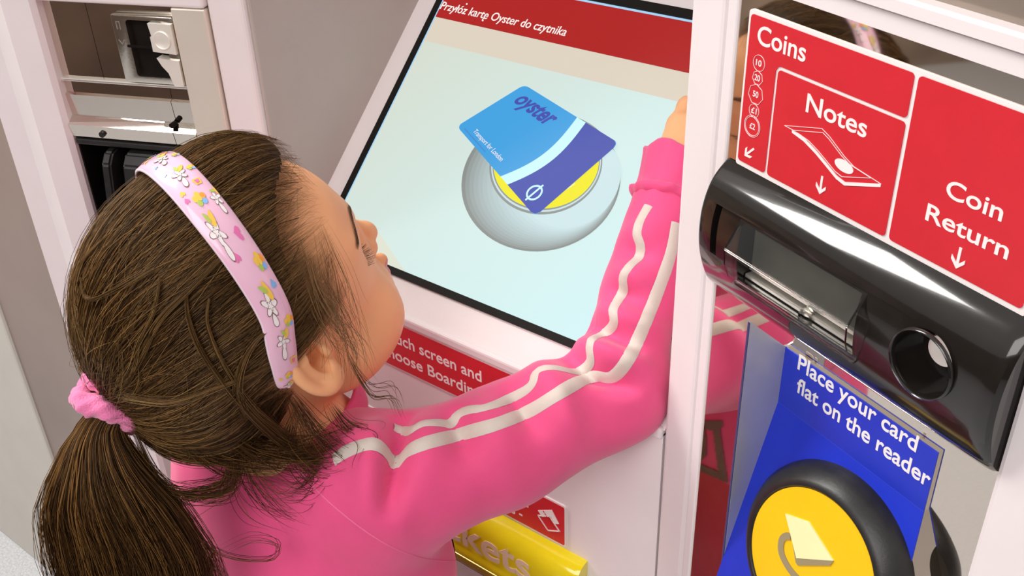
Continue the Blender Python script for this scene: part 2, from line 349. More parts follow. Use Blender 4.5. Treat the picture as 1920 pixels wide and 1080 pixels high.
# ---------------------------------------------------------------- touchscreen
ts = fthing('touchscreen', 'large touchscreen lit up with a picture of a blue card on a yellow reader', 'touchscreen', 'S')
SX0, SX1, SZ0, SZ1 = -0.6612, -0.3112, 0.0365, 0.3195
b = B(); plate(b, rrect(SX0 - 0.0058, SX1 + 0.0058, SZ0 - 0.0065, SZ1 + 0.0085, 0.002), -0.003, 0.004); c = B(); plate(c, [(SX0, SZ0), (SX1, SZ0), (SX1, SZ1), (SX0, SZ1)], -0.02, -0.0012)
o = obj('bezel', boolean(b, c), M['bezel'], ts)
b = B(); bx(b, SX0, SX1, -0.0012, 0.002, SZ0, SZ1); pic = obj('display', b, M['s_white'], ts, label='lit picture area of the screen')
yy = [-0.0013]
def flat(name, polys, m, parent=pic):
    bm = B(); y = yy[0]
    for p in polys: plate(bm, p, y - 0.00008, y)
    yy[0] -= 0.00010
    return obj(name, bm, m, parent)
flat('blue_edge', [[(SX0, SZ0), (SX0 + .0016, SZ0), (SX0 + .0016, SZ1), (SX0, SZ1)], [(SX0, SZ1 - .0022), (SX1, SZ1 - .0022), (SX1, SZ1), (SX0, SZ1)]], M['s_blueline'])
flat('cream_band', [[(SX0 + .0016, .2475), (SX1, .2475), (SX1, .2737), (SX0 + .0016, .2737)]], M['s_cream'])
def arcband(z0, z1, bulge, n=24): # curved edge panel
    up = [(SX0 + .0016 + (SX1 - SX0 - .0016) * i / n, z1 + bulge * sin(pi * i / n)) for i in range(n + 1)]
    lo = [(SX1, z0), (SX0 + .0016, z0)]
    return up + lo
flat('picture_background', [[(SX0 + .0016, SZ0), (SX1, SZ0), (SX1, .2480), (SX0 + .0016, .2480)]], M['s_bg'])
flat('cream_band', [[(SX0 + .0016, SZ0), (-.5600, SZ0), (-.6050, .060), (SX0 + .0016, .072)]], mat('screen_swoosh', (.60, .62, .52), .3, emit=1.0, spec=.15))
flat('title_bar', [[(SX0 + .0016, .2737), (SX1, .2737), (SX1, SZ1 - .0022), (SX0 + .0016, SZ1 - .0022)]], M['s_red'])
# soft rounded panel corner under the bar
bm = B()
t1 = text('title', 'Przy\u0142\u00f3z karte Oyster do czytnika', -.6594, .2822, .0118, yy[0], M['s_ink'], pic, width=.1465, bold=.006, shear=.12)
def xat(frac): return -.6594 + .1465 * frac
b = B()
plate(b, circ(xat(.193), .2926, .0009, 12), yy[0] - .0002, yy[0]); obj('title_accent', b, M['s_ink'], pic); b = B()
stroke(b, [(xat(.372), .2822), (xat(.367), .2808), (xat(.3705), .2798), (xat(.376), .2799)], .0010, yy[0] - .0002, yy[0])
obj('title_accent', b, M['s_ink'], pic)
yy[0] -= .0003
cx, cz = -.4743, .151
NS = 14
for k in range(NS):
    f = k / (NS - 1); a_ = np.array((.22, .235, .225)); c_ = np.array((.50, .64, .66))
    flat('reader_picture', [circ(cx + .030 * f ** 1.2, cz + .008 * f, .0770 - .0320 * f, 64, .0626 - .0200 * f)], mat('screen_disc_grey', tuple(a_ + (c_ - a_) * f ** .8), .3, emit=1.0, spec=.15))
flat('reader_picture', [circ(-.4743, .1655, .0545, 64, .0448)], M['s_grey2'])
flat('reader_picture', [circ(-.4743, .1663, .0530, 64, .0434)], M['s_grey4'])
flat('reader_picture', [circ(-.4743, .1668, .0518, 64, .0422)], M['s_grey2'])
flat('yellow_disc', [circ(-.4743, .1672, .0510, 64, .0412)], M['s_yel'])
for s in (-1, 1):
    b = B(); stroke(b, [(-.4743 + s * .0385 * cos(a), .1672 - .0275 * sin(a)) for a in np.linspace(radians(22), radians(48), 8)], .0012, yy[0] - .0001, yy[0])
    obj('disc_mark', b, M['s_yline'], pic)
yy[0] -= .0002
# card picture: corners left, top, right, bottom
cL, cT, cR, cB = [np.array(p) for p in ((-.5765, .1755), (-.5284, .2290), (-.4160, .2003), (-.4600, .1200))]
def cuv(s, t): # s along L->B (long side), t across to T side
    return tuple((1 - s) * (1 - t) * cL + s * (1 - t) * cB + s * t * cR + (1 - s) * t * cT)
def cround():
    r1, r2 = .045, .07; out = []
    for (s0, t0, a) in ((1 - r1, 1 - r2, 0), (r1, 1 - r2, 90), (r1, r2, 180), (1 - r1, r2, 270)):
        for i in range(6):
            q = radians(a + 18 * i); out.append(cuv(s0 + r1 * cos(q), t0 + r2 * sin(q)))
    return out
flat('card_picture', [cround()], M['s_light'])
def arc_s(base, n=20): return [base + .10 * (1 - (1 - 2 * (i / n)) ** 2) * 0 + (0.075 * sin(pi * i / n)) for i in range(n + 1)]
a1 = [cuv(s, i / 20) for i, s in enumerate(arc_s(.575))]; a2 = [cuv(s, i / 20) for i, s in enumerate(arc_s(.665))]
flat('card_stripe', [a1 + a2[::-1]], M['s_band'])
inner = [cuv(s, i / 20) for i, s in enumerate(arc_s(.665))]
flat('card_navy', [inner + [cuv(.955, 1), cuv(.985, .98), cuv(1, .93), cuv(1, .07), cuv(.985, .02), cuv(.955, 0)]], M['s_navy'])
def ctext(body, s0, t0, s1, size_t, m, bold=.0, shear=0.0, name='card_lettering'):
    """lettering running along the long side of the pictured card (from top edge side, reading L->B)"""
    o = text(name, body, 0, 0, 1.0, 0, m, pic, bold=bold, shear=shear, depth=.0001)
    me = o.data; n = len(me.vertices); co = np.empty(n * 3, np.float32); me.vertices.foreach_get('co', co); co = co.reshape(-1, 3)
    x = (co[:, 0] - co[:, 0].min()) / (co[:, 0].max() - co[:, 0].min()); z = co[:, 2]
    out = np.array([cuv(s0 + (s1 - s0) * a, t0 + size_t * c) for a, c in zip(x, z)])
    me.vertices.foreach_set('co', np.c_[out[:, 0], yy[0] + co[:, 1] * .2, out[:, 1]].astype(np.float32).ravel()); me.update(); return o
ctext('oyster', .085, .735, .475, .30, M['s_navy'], bold=.03, shear=.15)
ctext('Transport for London', .12, .105, .475, .090, M['s_ink'], name='card_small_print')
b = B()
stroke(b, [cuv(.06, .055), cuv(.33, .055)], .0009, yy[0] - .0001, yy[0]); obj('card_small_print', b, M['s_small'], pic)
yy[0] -= .0002
b = B(); rc = (.855, .145)
stroke(b, [cuv(rc[0] + .048 * cos(a), rc[1] + .078 * sin(a)) for a in np.linspace(0, 2 * pi, 28)[:-1]], .0017, yy[0] - .0001, yy[0], closed=True)
stroke(b, [cuv(rc[0] - .0, rc[1] - .105), cuv(rc[0] + .0, rc[1] + .105)], .0017, yy[0] - .00012, yy[0]); obj('card_roundel', b, M['s_band'], pic)

# ---------------------------------------------------------------- signs on the front panel
def sign(name, label, k, x0, x1, z0, z1, y=0.0, border=.0016, r=.003):
    t = fthing(name, label, 'sign', k)
    bm = B(); plate(bm, rrect(x0, x1, z0, z1, r), y - .0012, y); obj('backing', bm, M['sign_white'], t)
    bm = B(); plate(bm, rrect(x0 + border, x1 - border, z0 + border, z1 - border, r * .5), y - .0016, y - .001); obj('red_field', bm, M['red'], t)
    return t
t = sign('instruction_sign', 'red strip sign reading Touch screen and choose Boarding Pass, below the screen', 'F', -.6030, -.3700, .8635, .9158)
text('lettering', 'Touch screen and', -.5718, .8931, .0165, -.0016, M['ink_white'], t, width=.1170, bold=.012)
text('lettering', 'choose Boarding Pass', -.5718, .8738, .0165, -.0016, M['ink_white'], t, width=.1490, bold=.012)
t = sign('collection_sign', 'small red sign with a folded ticket symbol, just above the yellow tray', 'F', -.6115, -.3690, .7510, .7990, border=.0018)
text('lettering', 'Collect all', -.6060, .7735, .0190, -.0016, M['ink_white'], t, width=.1000, bold=.012)
text('lettering', 'all', -.4240, .7760, .0150, -.0016, M['ink_white'], t, width=.0150, bold=.014)
text('lettering', 'tickets -', -.4600, .7590, .0150, -.0016, M['ink_white'], t, width=.0440, bold=.014)
b = B(); plate(b, [(-.3985, .7790), (-.3835, .7880), (-.3760, .7760), (-.3805, .7735), (-.3845, .7795), (-.3940, .7740)], -.0021, -.0016)
tri = [(-.3985, .7745), (-.3945, .7765), (-.3840, .7705), (-.3745, .7735), (-.3790, .7665), (-.3895, .7620)]
q = [(-.3985, .7730), (-.3880, .7612), (-.3755, .7675), (-.3860, .7790)]
stroke(b, q, .0010, -.0022, -.0016, closed=True); obj('ticket_symbol', b, M['ink_white'], t)
b = B()
for i in range(7):
    f = i / 7; stroke(b, [(-.3925 + .0120 * f, .7760 - .0100 * f * .9 + .006 * (1 - f)), (-.3925 + .0120 * (f + .07), .7760 - .0100 * (f + .07) * .9 + .006 * (1 - f - .07))], .0009, -.0024, -.0022)
obj('ticket_symbol', b, M['red'], t)

# ---------------------------------------------------------------- yellow collection tray
ty = fthing('collection_tray', 'shiny yellow translucent tray cover below the small red sign', 'tray', 'F')
prof = [(0.0, .7478), (-.006, .7474), (-.0115, .7452), (-.016, .7405), (-.0185, .734), (-.0195, .726), (-.0195, .712), (-.0185, .702), (-.0205, .6985), (-.0215, .694), (-.0195, .690), (0.0, .688)]
x0, x1 = -.6250, -.3475
b = B(); rings = []
for x, k in ((x0, .90), (x0 + .004, 1), (x1 - .004, 1), (x1, .90)):
    rings.append([b.verts.new((x, y * k, .718 + (z - .718) * (.985 if k < 1 else 1))) for y, z in prof])
for a, c in zip(rings, rings[1:]):
    for i in range(len(prof) - 1): b.faces.new((a[i], a[i + 1], c[i + 1], c[i]))
b.faces.new(rings[0]); b.faces.new(rings[-1][::-1])
o = obj('cover', b, M['tray'], ty); autosmooth(o, 50)
m_gold = mat('tray_lip_gold', (0.42, 0.33, 0.05), 0.2, 0.3, 0.1, 60)
b = B(); bx(b, x0, x1, -.0222, -.003, .683, .6925, .0012); obj('lip', b, m_gold, ty)
b = B(); bx(b, x0, x1, -.0210, -.003, .6808, .6828, .0006); obj('lip_line', b, M['dark'], ty)
text('lettering', 'Tickets', -.5370, .7075, .046, -.0198, M['traytext'], ty, width=.1420, bold=.016, depth=.0008)

# ---------------------------------------------------------------- red coins and notes sign
cs = fthing('coins_and_notes_sign', 'large red sign reading Coins, Notes and Coin Return on the mirror plate', 'sign', 'R')
b = B(); plate(b, rrect(-.4052, -.2145, 1.1600, 1.2500, .002), -.0006, .0004); obj('backing', b, M['sign_white'], cs)
def red(poly, nm='red_field'): 
    bm = B(); plate(bm, poly, -.0011, -.0005); return obj(nm, bm, M['red'], cs)
def arcp(cx, cz, r, a0, n=5): return [(cx + r * cos(radians(a0 + 90 * i / n)), cz + r * sin(radians(a0 + 90 * i / n))) for i in range(n + 1)]
r = .0022
Lp = arcp(-.2945 - r, 1.2478 - r, r, 0) + arcp(-.4033 + r, 1.2478 - r, r, 90) + arcp(-.4033 + r, 1.1632 + r, r, 180) + arcp(-.3810 - r, 1.1632 + r, r, 270) + [(-.3810, 1.2226), (-.3795, 1.2252), (-.3775, 1.2260)] + arcp(-.2945 - r, 1.2260 + r, r, 270)
red(Lp); red(rrect(-.3792, -.2945, 1.1632, 1.2240, r)); red(rrect(-.2920, -.2165, 1.1632, 1.2478, r))
Y1 = -.0011
text('lettering', 'Coins', -.3968, 1.2334, .0146, Y1, M['ink_white'], cs, width=.0356, bold=.012)
text('lettering', 'Notes', -.3565, 1.2085, .0142, Y1, M['ink_white'], cs, width=.0408, bold=.012)
text('lettering', 'Coin', -.2660, 1.1984, .0123, Y1, M['ink_white'], cs, width=.0300, bold=.012)
text('lettering', 'Return', -.2738, 1.1826, .0123, Y1, M['ink_white'], cs, width=.0448, bold=.012)
b = B(); lw = .00020
def ngon(cx, cz, r, n, a=90): return [(cx + r * cos(radians(a) + 2 * pi * i / n), cz + r * sin(radians(a) + 2 * pi * i / n)) for i in range(n)]
stroke(b, circ(-.3937, 1.2232, .0044, 32), lw, Y1 - .0003, Y1, True)
stroke(b, ngon(-.3936, 1.2149, .0040, 7), lw, Y1 - .0003, Y1, True)
stroke(b, ngon(-.3938, 1.2055, .0058, 7), lw, Y1 - .0003, Y1, True)
stroke(b, circ(-.3938, 1.1960, .0038, 30), lw, Y1 - .0003, Y1, True)
for rr in (.0054, .0062): stroke(b, circ(-.3941, 1.1868, rr, 36), lw, Y1 - .0003, Y1, True)
obj('coin_outlines', b, M['ink_white'], cs)
for s_, z_ in (('10', 1.2232), ('20', 1.2149), ('50', 1.2055), ('\u00a31', 1.1960), ('\u00a32', 1.1868)):
    text('coin_value', s_, -.3960, z_ - .0016, .0048, Y1, M['ink_white'], cs, width=.0042, bold=.01)
def arrow(cx, cz, s, ang):
    bm = B(); ca, sa = cos(ang), sin(ang)
    def tr(p): return (cx + s * (p[0] * ca - p[1] * sa), cz + s * (p[0] * sa + p[1] * ca))
    plate(bm, [tr(p) for p in ((-.13, 1), (.13, 1), (.13, -.66), (-.13, -.66))], Y1 - .0003, Y1)
    plate(bm, [tr(p) for p in ((0, -1), (.66, -.30), (.66, .10), (0, -.58))], Y1 - .00032, Y1)
    plate(bm, [tr(p) for p in ((0, -1), (0, -.58), (-.66, .10), (-.66, -.30))], Y1 - .00034, Y1)
    return obj('arrow_mark', bm, M['ink_white'], cs)
arrow(-.3943, 1.1710, .0048, radians(-45)); arrow(-.3392, 1.1732, .0052, 0); arrow(-.2521, 1.1720, .0056, 0)
# banknote symbol
b = B()
o1 = [(-.3727, 1.1952), (-.3440, 1.2040), (-.3385, 1.2020), (-.3330, 1.1985), (-.3268, 1.1935), (-.3215, 1.1900), (-.3010, 1.1880), (-.3240, 1.1800), (-.3300, 1.1815), (-.3380, 1.1870), (-.3460, 1.1925), (-.3540, 1.1950), (-.3640, 1.1955)]
top = [(-.3700, 1.1958), (-.3440, 1.2034), (-.3385, 1.2012), (-.3330, 1.1980), (-.3270, 1.1945), (-.3200, 1.1915), (-.3020, 1.1893)]
low = [(-.3240, 1.1812), (-.3300, 1.1825), (-.3385, 1.1868), (-.3460, 1.1905), (-.3550, 1.1940), (-.3640, 1.1955)]
stroke(b, top + low, lw, Y1 - .0003, Y1, True)
c0 = np.mean(np.array(top + low), axis=0)
stroke(b, [tuple(c0 + (np.array(p) - c0) * .82) for p in top + low], lw, Y1 - .0003, Y1, True)
edge = low[::-1] + [(-.3020, 1.1893)]
low2 = [(x, z - (.0018 if 0 < i < len(low) else .0016)) for i, (x, z) in enumerate(edge)]
for i in range(len(edge) - 1): plate(b, [edge[i], edge[i + 1], low2[i + 1], low2[i]], Y1 - .0003, Y1)
plate(b, [(-.3262 + .0062 * cos(a) + .0012 * sin(a), 1.1893 + .0030 * sin(a) - .0010 * cos(a)) for a in np.linspace(0, 2 * pi, 28)[:-1]], Y1 - .0003, Y1)
obj('banknote_symbol', b, M['ink_white'], cs)

# ---------------------------------------------------------------- note and coin acceptor
na = fthing('note_acceptor', 'glossy black rounded coin and note slot unit below the red sign', 'coin and note slot', 'R')
pf = [(0.0, 1.1606), (-.006, 1.1560), (-.0115, 1.1500), (-.0155, 1.1420), (-.0180, 1.1330), (-.0190, 1.1235), (-.0188, 1.1130), (-.0172, 1.1030), (-.0140, 1.0925), (-.0100, 1.0835), (-.0055, 1.0782), (-.0010, 1.0742), (0.004, 1.0732)]
def profile_interp(pf, n=60):
    P = np.array(pf); d = np.r_[0, np.cumsum(np.linalg.norm(np.diff(P, axis=0), axis=1))]; s = np.linspace(0, d[-1], n)
    # smooth by cubic hermite (catmull)
    out = []
    for q in s:
        i = min(np.searchsorted(d, q, side='right') - 1, len(P) - 2); i = max(i, 0); u = (q - d[i]) / (d[i + 1] - d[i])
        p0, p1, p2, p3 = P[max(i - 1, 0)], P[i], P[i + 1], P[min(i + 2, len(P) - 1)]
        out.append(.5 * ((2 * p1) + (-p0 + p2) * u + (2 * p0 - 5 * p1 + 4 * p2 - p3) * u ** 2 + (-p0 + 3 * p1 - 3 * p2 + p3) * u ** 3))
    return [tuple(o) for o in out]
pfs = profile_interp(pf, 56)
NX0, NX1 = -.4125, -.2065
b = B(); rings = []
for x, k in ((NX0, .93), (NX0 + .0008, .975), (NX0 + .0022, 1), (NX1 - .010, 1), (NX1 - .0055, .985), (NX1 - .002, .93), (NX1, .80)):
    rings.append([b.verts.new((x, y * k, 1.116 + (z - 1.116) * (1 - (1 - k) * .22))) for y, z in pfs])
for a, c in zip(rings, rings[1:]):
    for i in range(len(pfs) - 1): b.faces.new((a[i], a[i + 1], c[i + 1], c[i]))
    b.faces.new((a[-1], a[0], c[0], c[-1]))
b.faces.new(rings[0]); b.faces.new(rings[-1][::-1])
CRX, CRZ, CRR = -.2465, 1.1225, .0172
cut = B(); 
lathe_y(cut, [(CRR, -.06), (CRR, -.010), (CRR * .80, -.002), (.0015, 0.0005)], CRX, CRZ, 48)
b = boolean(b, cut)
cut = B(); bx(cut, -.4008, -.3955, -.03, -.006, 1.1085, 1.1400); b = boolean(b, cut)
cut = B(); bx(cut, -.3770, -.2890, -.03, -.006, 1.1010, 1.1385); b = boolean(b, cut)
hs = obj('housing', b, M['black'], na); autosmooth(hs, 32)
b = B(); lathe_y(b, [(CRR + .0012, -.0195), (CRR + .0010, -.0212), (CRR + .0002, -.0216), (CRR - .0006, -.0208), (CRR - .0006, -.018)], CRX, CRZ, 56, cap=False); o = obj('coin_cup_rim', b, M['black'], na); autosmooth(o, 60)
b = B(); lathe_y(b, [(.0002, -.0118), (.0060, -.0122), (.0078, -.0121), (.0083, -.0112), (.0083, -.006)], CRX + .0042, CRZ + .0070, 40); o = obj('coin_button', b, M['chrome'], na, label='round steel button inside the coin cup'); autosmooth(o, 40)
b = B(); bx(b, -.4007, -.3956, -.008, -.0055, 1.1086, 1.1399); obj('coin_slot', b, M['dark'], na)
b = B(); bx(b, -.3769, -.2891, -.0068, -.0055, 1.1011, 1.1384); nz = obj('note_slot', b, mat('smoky_slot_grey', (.085, .083, .072), .75, 0, .1, 60, spec=.1), na)
b = B(); bx(b, -.3765, -.2895, -.0095, -.0065, 1.1060, 1.1085, .0005); bx(b, -.3765, -.2895, -.0120, -.0065, 1.1015, 1.1040, .0005); obj('slot_rail', b, M['chrome'], nz)
# clear plastic hood
hood = [(-.0150, 1.1415), (-.0272, 1.1235), (-.0262, 1.1130), (-.0225, 1.1040), (-.0165, 1.0985)]
def wall(prof, x0, x1, th=.0012):
    bm = B(); P = [Vector(p) for p in prof]; inn = []
    for i, p in enumerate(P):
        d = (P[min(i + 1, len(P) - 1)] - P[max(i - 1, 0)]).normalized(); nn = Vector((-d.y, d.x))
        if nn.x < 0: nn = -nn
        inn.append(p + nn * th)
    loop = [tuple(p) for p in P] + [tuple(p) for p in inn[::-1]]
    a = [[bm.verts.new((x, y, z)) for y, z in loop] for x in (x0, x1)]
    n = len(loop); bm.faces.new(a[0]); bm.faces.new(a[1][::-1])
    for i in range(n): bm.faces.new((a[0][i], a[1][i], a[1][(i + 1) % n], a[0][(i + 1) % n]))
    return bm
def endcheek(x0, x1):
    bm = B(); loop = hood + [(-.0075, 1.1015), (-.0075, 1.1400)]
    a = [[bm.verts.new((x, y, z)) for y, z in loop] for x in (x0, x1)]
    n = len(loop); bm.faces.new(a[0]); bm.faces.new(a[1][::-1])
    for i in range(n): bm.faces.new((a[0][i], a[1][i], a[1][(i + 1) % n], a[0][(i + 1) % n]))
    return bm
hd = obj('clear_hood', wall(hood[:2], -.3785, -.2872), M['clear'], na, label='clear plastic hood over the note slot')
obj('hood_cheek', endcheek(-.3797, -.3785), M['clear'], hd); obj('hood_cheek', endcheek(-.2872, -.2860), M['clear'], hd)
b = B(); bx(b, -.3797, -.2860, -.0180, -.0130, 1.0972, 1.0995, .0006); obj('hood_lip', b, M['clear'], hd)
b = B(); bx(b, -.3797, -.2860, -.0274, -.0264, 1.1230, 1.1240, .0003); obj('hood_edge', b, M['clear'], hd)
b = B(); lathe_y(b, [(.0030, -.0150), (.0042, -.0135), (.0048, -.0100)], -.3270, 1.1020, 24); o = obj('hood_moulding', b, M['clear'], hd, True)

# ---------------------------------------------------------------- card reader
cr = fthing('card_reader', 'blue card reader with black ring and yellow disc, lower right', 'card reader', 'R')
BX0, BX1 = -.3475, -.2378
UP0, UP1, ZB = 1.0245, 1.0650, .855
WX = .0285                                                  # the foot of the wedge is wider on the right
def fy(z): return -.0022 - max(0, (UP0 - z)) * (.030 / .1115)
def wedge(zs, y_off, back, m, name, label=None, inset=0.0):
    bm = B(); R_ = lambda z: BX1 + WX * max(0, (UP0 - z)) / (UP0 - ZB) - inset
    v0 = [bm.verts.new((BX0 + inset, fy(z) + y_off, z)) for z in zs]; v1 = [bm.verts.new((R_(z), fy(z) + y_off, z)) for z in zs]
    w0 = [bm.verts.new((BX0 + inset, fy(z) + y_off + .0008 if back is None else back, z)) for z in zs]; w1 = [bm.verts.new((R_(z), fy(z) + y_off + .0008 if back is None else back, z)) for z in zs]
    for i in range(len(zs) - 1):
        bm.faces.new((v0[i], v0[i + 1], v1[i + 1], v1[i])); bm.faces.new((w0[i], w1[i], w1[i + 1], w0[i + 1])); bm.faces.new((v0[i], w0[i], w0[i + 1], v0[i + 1])); bm.faces.new((v1[i], v1[i + 1], w1[i + 1], w1[i]))
    bm.faces.new((v0[0], v1[0], w1[0], w0[0])); bm.faces.new((v0[-1], w0[-1], w1[-1], v1[-1]))
    return obj(name, bm, m, cr, label=label)
wedge((UP1, UP0, ZB), 0, None, M['blue'], 'blue_face', 'blue sticker face of the card reader')
wedge((UP1 - .0001, UP0, ZB), .0008, .0004, M['mirror'], 'wedge_body', 'polished steel body behind the blue face', .0001)
b = B()
ch = [(.0004, 1.0654), (-.0030, 1.0660), (-.0322, 1.0938), (-.0322, .8550), (.0004, .8550)]
a = [[b.verts.new((x, y, z)) for y, z in ch] for x in (BX0 - .0012, BX0)]
b.faces.new(a[0]); b.faces.new(a[1][::-1])
for i in range(len(ch)): b.faces.new((a[0][i], a[1][i], a[1][(i + 1) % len(ch)], a[0][(i + 1) % len(ch)]))
obj('side_cheek', b, M['greyplate'], cr, label='grey plate along the left side of the reader')
b = B(); bx(b, BX0 - .0016, BX0 - .0002, -.0330, -.0322, .8550, 1.0932, .0003); obj('cheek_edge', b, mat('dark_blue_edge', (.05, .05, .16), .3, 0, .05, 50), cr)
b = B(); bx(b, BX0, BX1, -.0023, -.0021, 1.0243, 1.0247); obj('sticker_seam', b, mat('sticker_seam_blue', (.03, .06, .56), .4, 0, .05, 50), cr)
text('lettering', 'Place your card', -.3362, 1.0566, .0148, -.0022, M['ink_white'], cr, width=.0862, bold=.014)
text('lettering', 'flat on the reader', -.3345, 1.0410, .0148, -.0022, M['ink_white'], cr, width=.0962, bold=.014)
# ring in the tilted lower face
TA = math.atan2(.030, .1115)
rg = bpy.data.objects.new('reader_ring', bpy.data.meshes.new('reader_ring'))
RGX, RGS, RGR = -.2788, -.0655, .0578
def tilted(o):
    o.location = (RGX, fy(UP0), UP0); o.rotation_euler = (-TA, 0, 0); return o
bpy.data.objects.remove(rg)
b = B(); lathe_y(b, [(RGR + .0008, .001), (RGR, -.0040), (RGR - .0030, -.0090), (RGR - .0075, -.0140), (RGR - .0100, -.0156), (RGR - .0120, -.0158), (RGR - .0128, -.0150), (RGR - .0131, -.0135)], 0, RGS, 96); o = tilted(obj('reader_ring', b, M['blackmatte'], cr, label='raised black ring around the yellow disc')); autosmooth(o, 40)
b = B(); lathe_y(b, [(RGR - .0132, -.0148), (RGR - .0134, -.0130)], 0, RGS, 96); yd = tilted(obj('yellow_disc', b, M['yellow'], cr, label='flat yellow disc of the card reader'))
YF = (-.0155, -.0148)
b = B(); plate(b, [(x, RGS + z) for x, z in ((-.0261, .0169), (-.0099, .0234), (.0132, .0140), (-.0088, -.0020))], -.0157, -.0148); obj('card_symbol', b, M['cream'], yd)
b = B(); plate(b, [(x, RGS + z) for x, z in ((-.0088, -.0020), (.0132, .0140), (.0125, .0100), (-.0064, -.0055), (-.0084, -.0048), (-.0175, .0080), (-.0165, .0088))], *YF)
band(b, [(x, RGS + z) for x, z in ((-.0178, .0066), (-.0205, .0048), (-.0222, .0012), (-.0215, -.0034), (-.0187, -.0076), (-.0129, -.0109), (-.0066, -.0125), (.0021, -.0130))], .0042, *YF); obj('card_symbol', b, M['iconbrown'], yd)
# ================================================================ signed distance modelling for the person
HO = np.array([-.5126, .3597, 1.0238])                                   # between the ears
HR = np.array([[.9753, -.2144, -.0535], [.2184, .8988, .3801], [-.0334, -.3824, .9234]])   # rows: right, forward, up
HR = np.array(HR); 
def W(l): return HO + HR.T @ np.array(l, float)
def Lc(w): return HR @ (np.array(w, float) - HO)

class Field:
    def __init__(s, axes, frame='w'):
        s.ax = [np.asarray(a, np.float32) for a in axes]; s.frame = frame
        s.F = np.full([len(a) for a in s.ax], 0.5, np.float32)
    def to(s, P, frame):
        if frame == s.frame: return P
        if frame == 'h':       # world -> head
            q = [P[i] - HO[i] for i in range(3)]; return [HR[j][0] * q[0] + HR[j][1] * q[1] + HR[j][2] * q[2] for j in range(3)]
        return [HO[j] + HR[0][j] * P[0] + HR[1][j] * P[1] + HR[2][j] * P[2] for j in range(3)]
    def prim(s, pr):
        kind, frame, c, r, par, op, k = pr
        cc = np.array(c, float)
        if frame != s.frame: cc = Lc(cc) if frame == 'w' else W(cc)
        R = r + k + 0.006
        sl = []
        for i in range(3):
            a = np.searchsorted(s.ax[i], cc[i] - R); b = np.searchsorted(s.ax[i], cc[i] + R)
            if b - a < 1: return
            sl.append(slice(a, b))
        P = [s.ax[0][sl[0]][:, None, None], s.ax[1][sl[1]][None, :, None], s.ax[2][sl[2]][None, None, :]]
        P = s.to(P, frame)
        d = kind(P, par).astype(np.float32)
        A = s.F[tuple(sl)]
        if op == 'add':
            if k > 0:
                h = np.maximum(k - np.abs(A - d), 0) / k; A = np.minimum(A, d) - h * h * k * .25
            else: A = np.minimum(A, d)
        elif op == 'sub':
            d = -d
            if k > 0:
                h = np.maximum(k - np.abs(A - d), 0) / k; A = np.maximum(A, d) + h * h * k * .25
            else: A = np.maximum(A, d)
        s.F[tuple(sl)] = A
    def mesh(s):
        F = s.F; xs, ys, zs = s.ax
        ins = F < 0
        n = [d - 1 for d in F.shape]
        cnt = np.zeros(n, np.int8)
        offs = [(i, j, k) for i in (0, 1) for j in (0, 1) for k in (0, 1)]
        for i, j, k in offs: cnt += ins[i:i + n[0], j:j + n[1], k:k + n[2]]
        cell = (cnt > 0) & (cnt < 8)
        idx = np.argwhere(cell); N = len(idx)
        num = -np.ones(n, np.int32); num[cell] = np.arange(N)
        acc = np.zeros((N, 3)); ct = np.zeros(N)
        co = {o: F[idx[:, 0] + o[0], idx[:, 1] + o[1], idx[:, 2] + o[2]] for o in offs}
        ps = {o: np.c_[xs[idx[:, 0] + o[0]], ys[idx[:, 1] + o[1]], zs[idx[:, 2] + o[2]]].astype(float) for o in offs}
        for a in offs:
            for ax in range(3):
                if a[ax]: continue
                b = list(a); b[ax] = 1; b = tuple(b)
                fa, fb = co[a], co[b]; m = (fa < 0) != (fb < 0)
                t = np.where(m, fa / np.where(np.abs(fa - fb) < 1e-12, 1, fa - fb), 0)
                acc += np.where(m[:, None], ps[a] + (ps[b] - ps[a]) * t[:, None], 0); ct += m
        V = acc / ct[:, None]
        faces = []
        for ax in range(3):
            u, v = (ax + 1) % 3, (ax + 2) % 3
            sa = [slice(1, -1)] * 3; sa[ax] = slice(0, -1); sb = [slice(1, -1)] * 3; sb[ax] = slice(1, None)
            A = ins[tuple(sa)]; Bq = ins[tuple(sb)]
            for flip, mk in ((False, A & ~Bq), (True, ~A & Bq)):
                e = np.argwhere(mk)
                if not len(e): continue
                e = e + 1; e[:, ax] -= 1
                q = []
                for du, dv in ((-1, -1), (0, -1), (0, 0), (-1, 0)):
                    f = e.copy(); f[:, u] += du; f[:, v] += dv; q.append(num[f[:, 0], f[:, 1], f[:, 2]])
                q = np.stack(q, 1)
                if flip: q = q[:, ::-1]
                faces.append(q)
        Fc = np.concatenate(faces); Fc = Fc[(Fc >= 0).all(1)]
        if s.frame == 'h': V = HO + V @ HR
        return V, Fc
def d_ell(P, par):
    c, r, R = par
    q = [P[i] - c[i] for i in range(3)]
    if R is not None: q = [R[j][0] * q[0] + R[j][1] * q[1] + R[j][2] * q[2] for j in range(3)]
    k0 = np.sqrt((q[0] / r[0]) ** 2 + (q[1] / r[1]) ** 2 + (q[2] / r[2]) ** 2)
    k1 = np.sqrt((q[0] / r[0] ** 2) ** 2 + (q[1] / r[1] ** 2) ** 2 + (q[2] / r[2] ** 2) ** 2)
    return k0 * (k0 - 1) / np.maximum(k1, 1e-6)
def d_cone(P, par):
    a, b, ra, rb = par
    ba = b - a; L = float(ba @ ba)
    q = [P[i] - a[i] for i in range(3)]
    h = np.clip((q[0] * ba[0] + q[1] * ba[1] + q[2] * ba[2]) / L, 0, 1)
    return np.sqrt((q[0] - ba[0] * h) ** 2 + (q[1] - ba[1] * h) ** 2 + (q[2] - ba[2] * h) ** 2) - (ra + (rb - ra) * h)
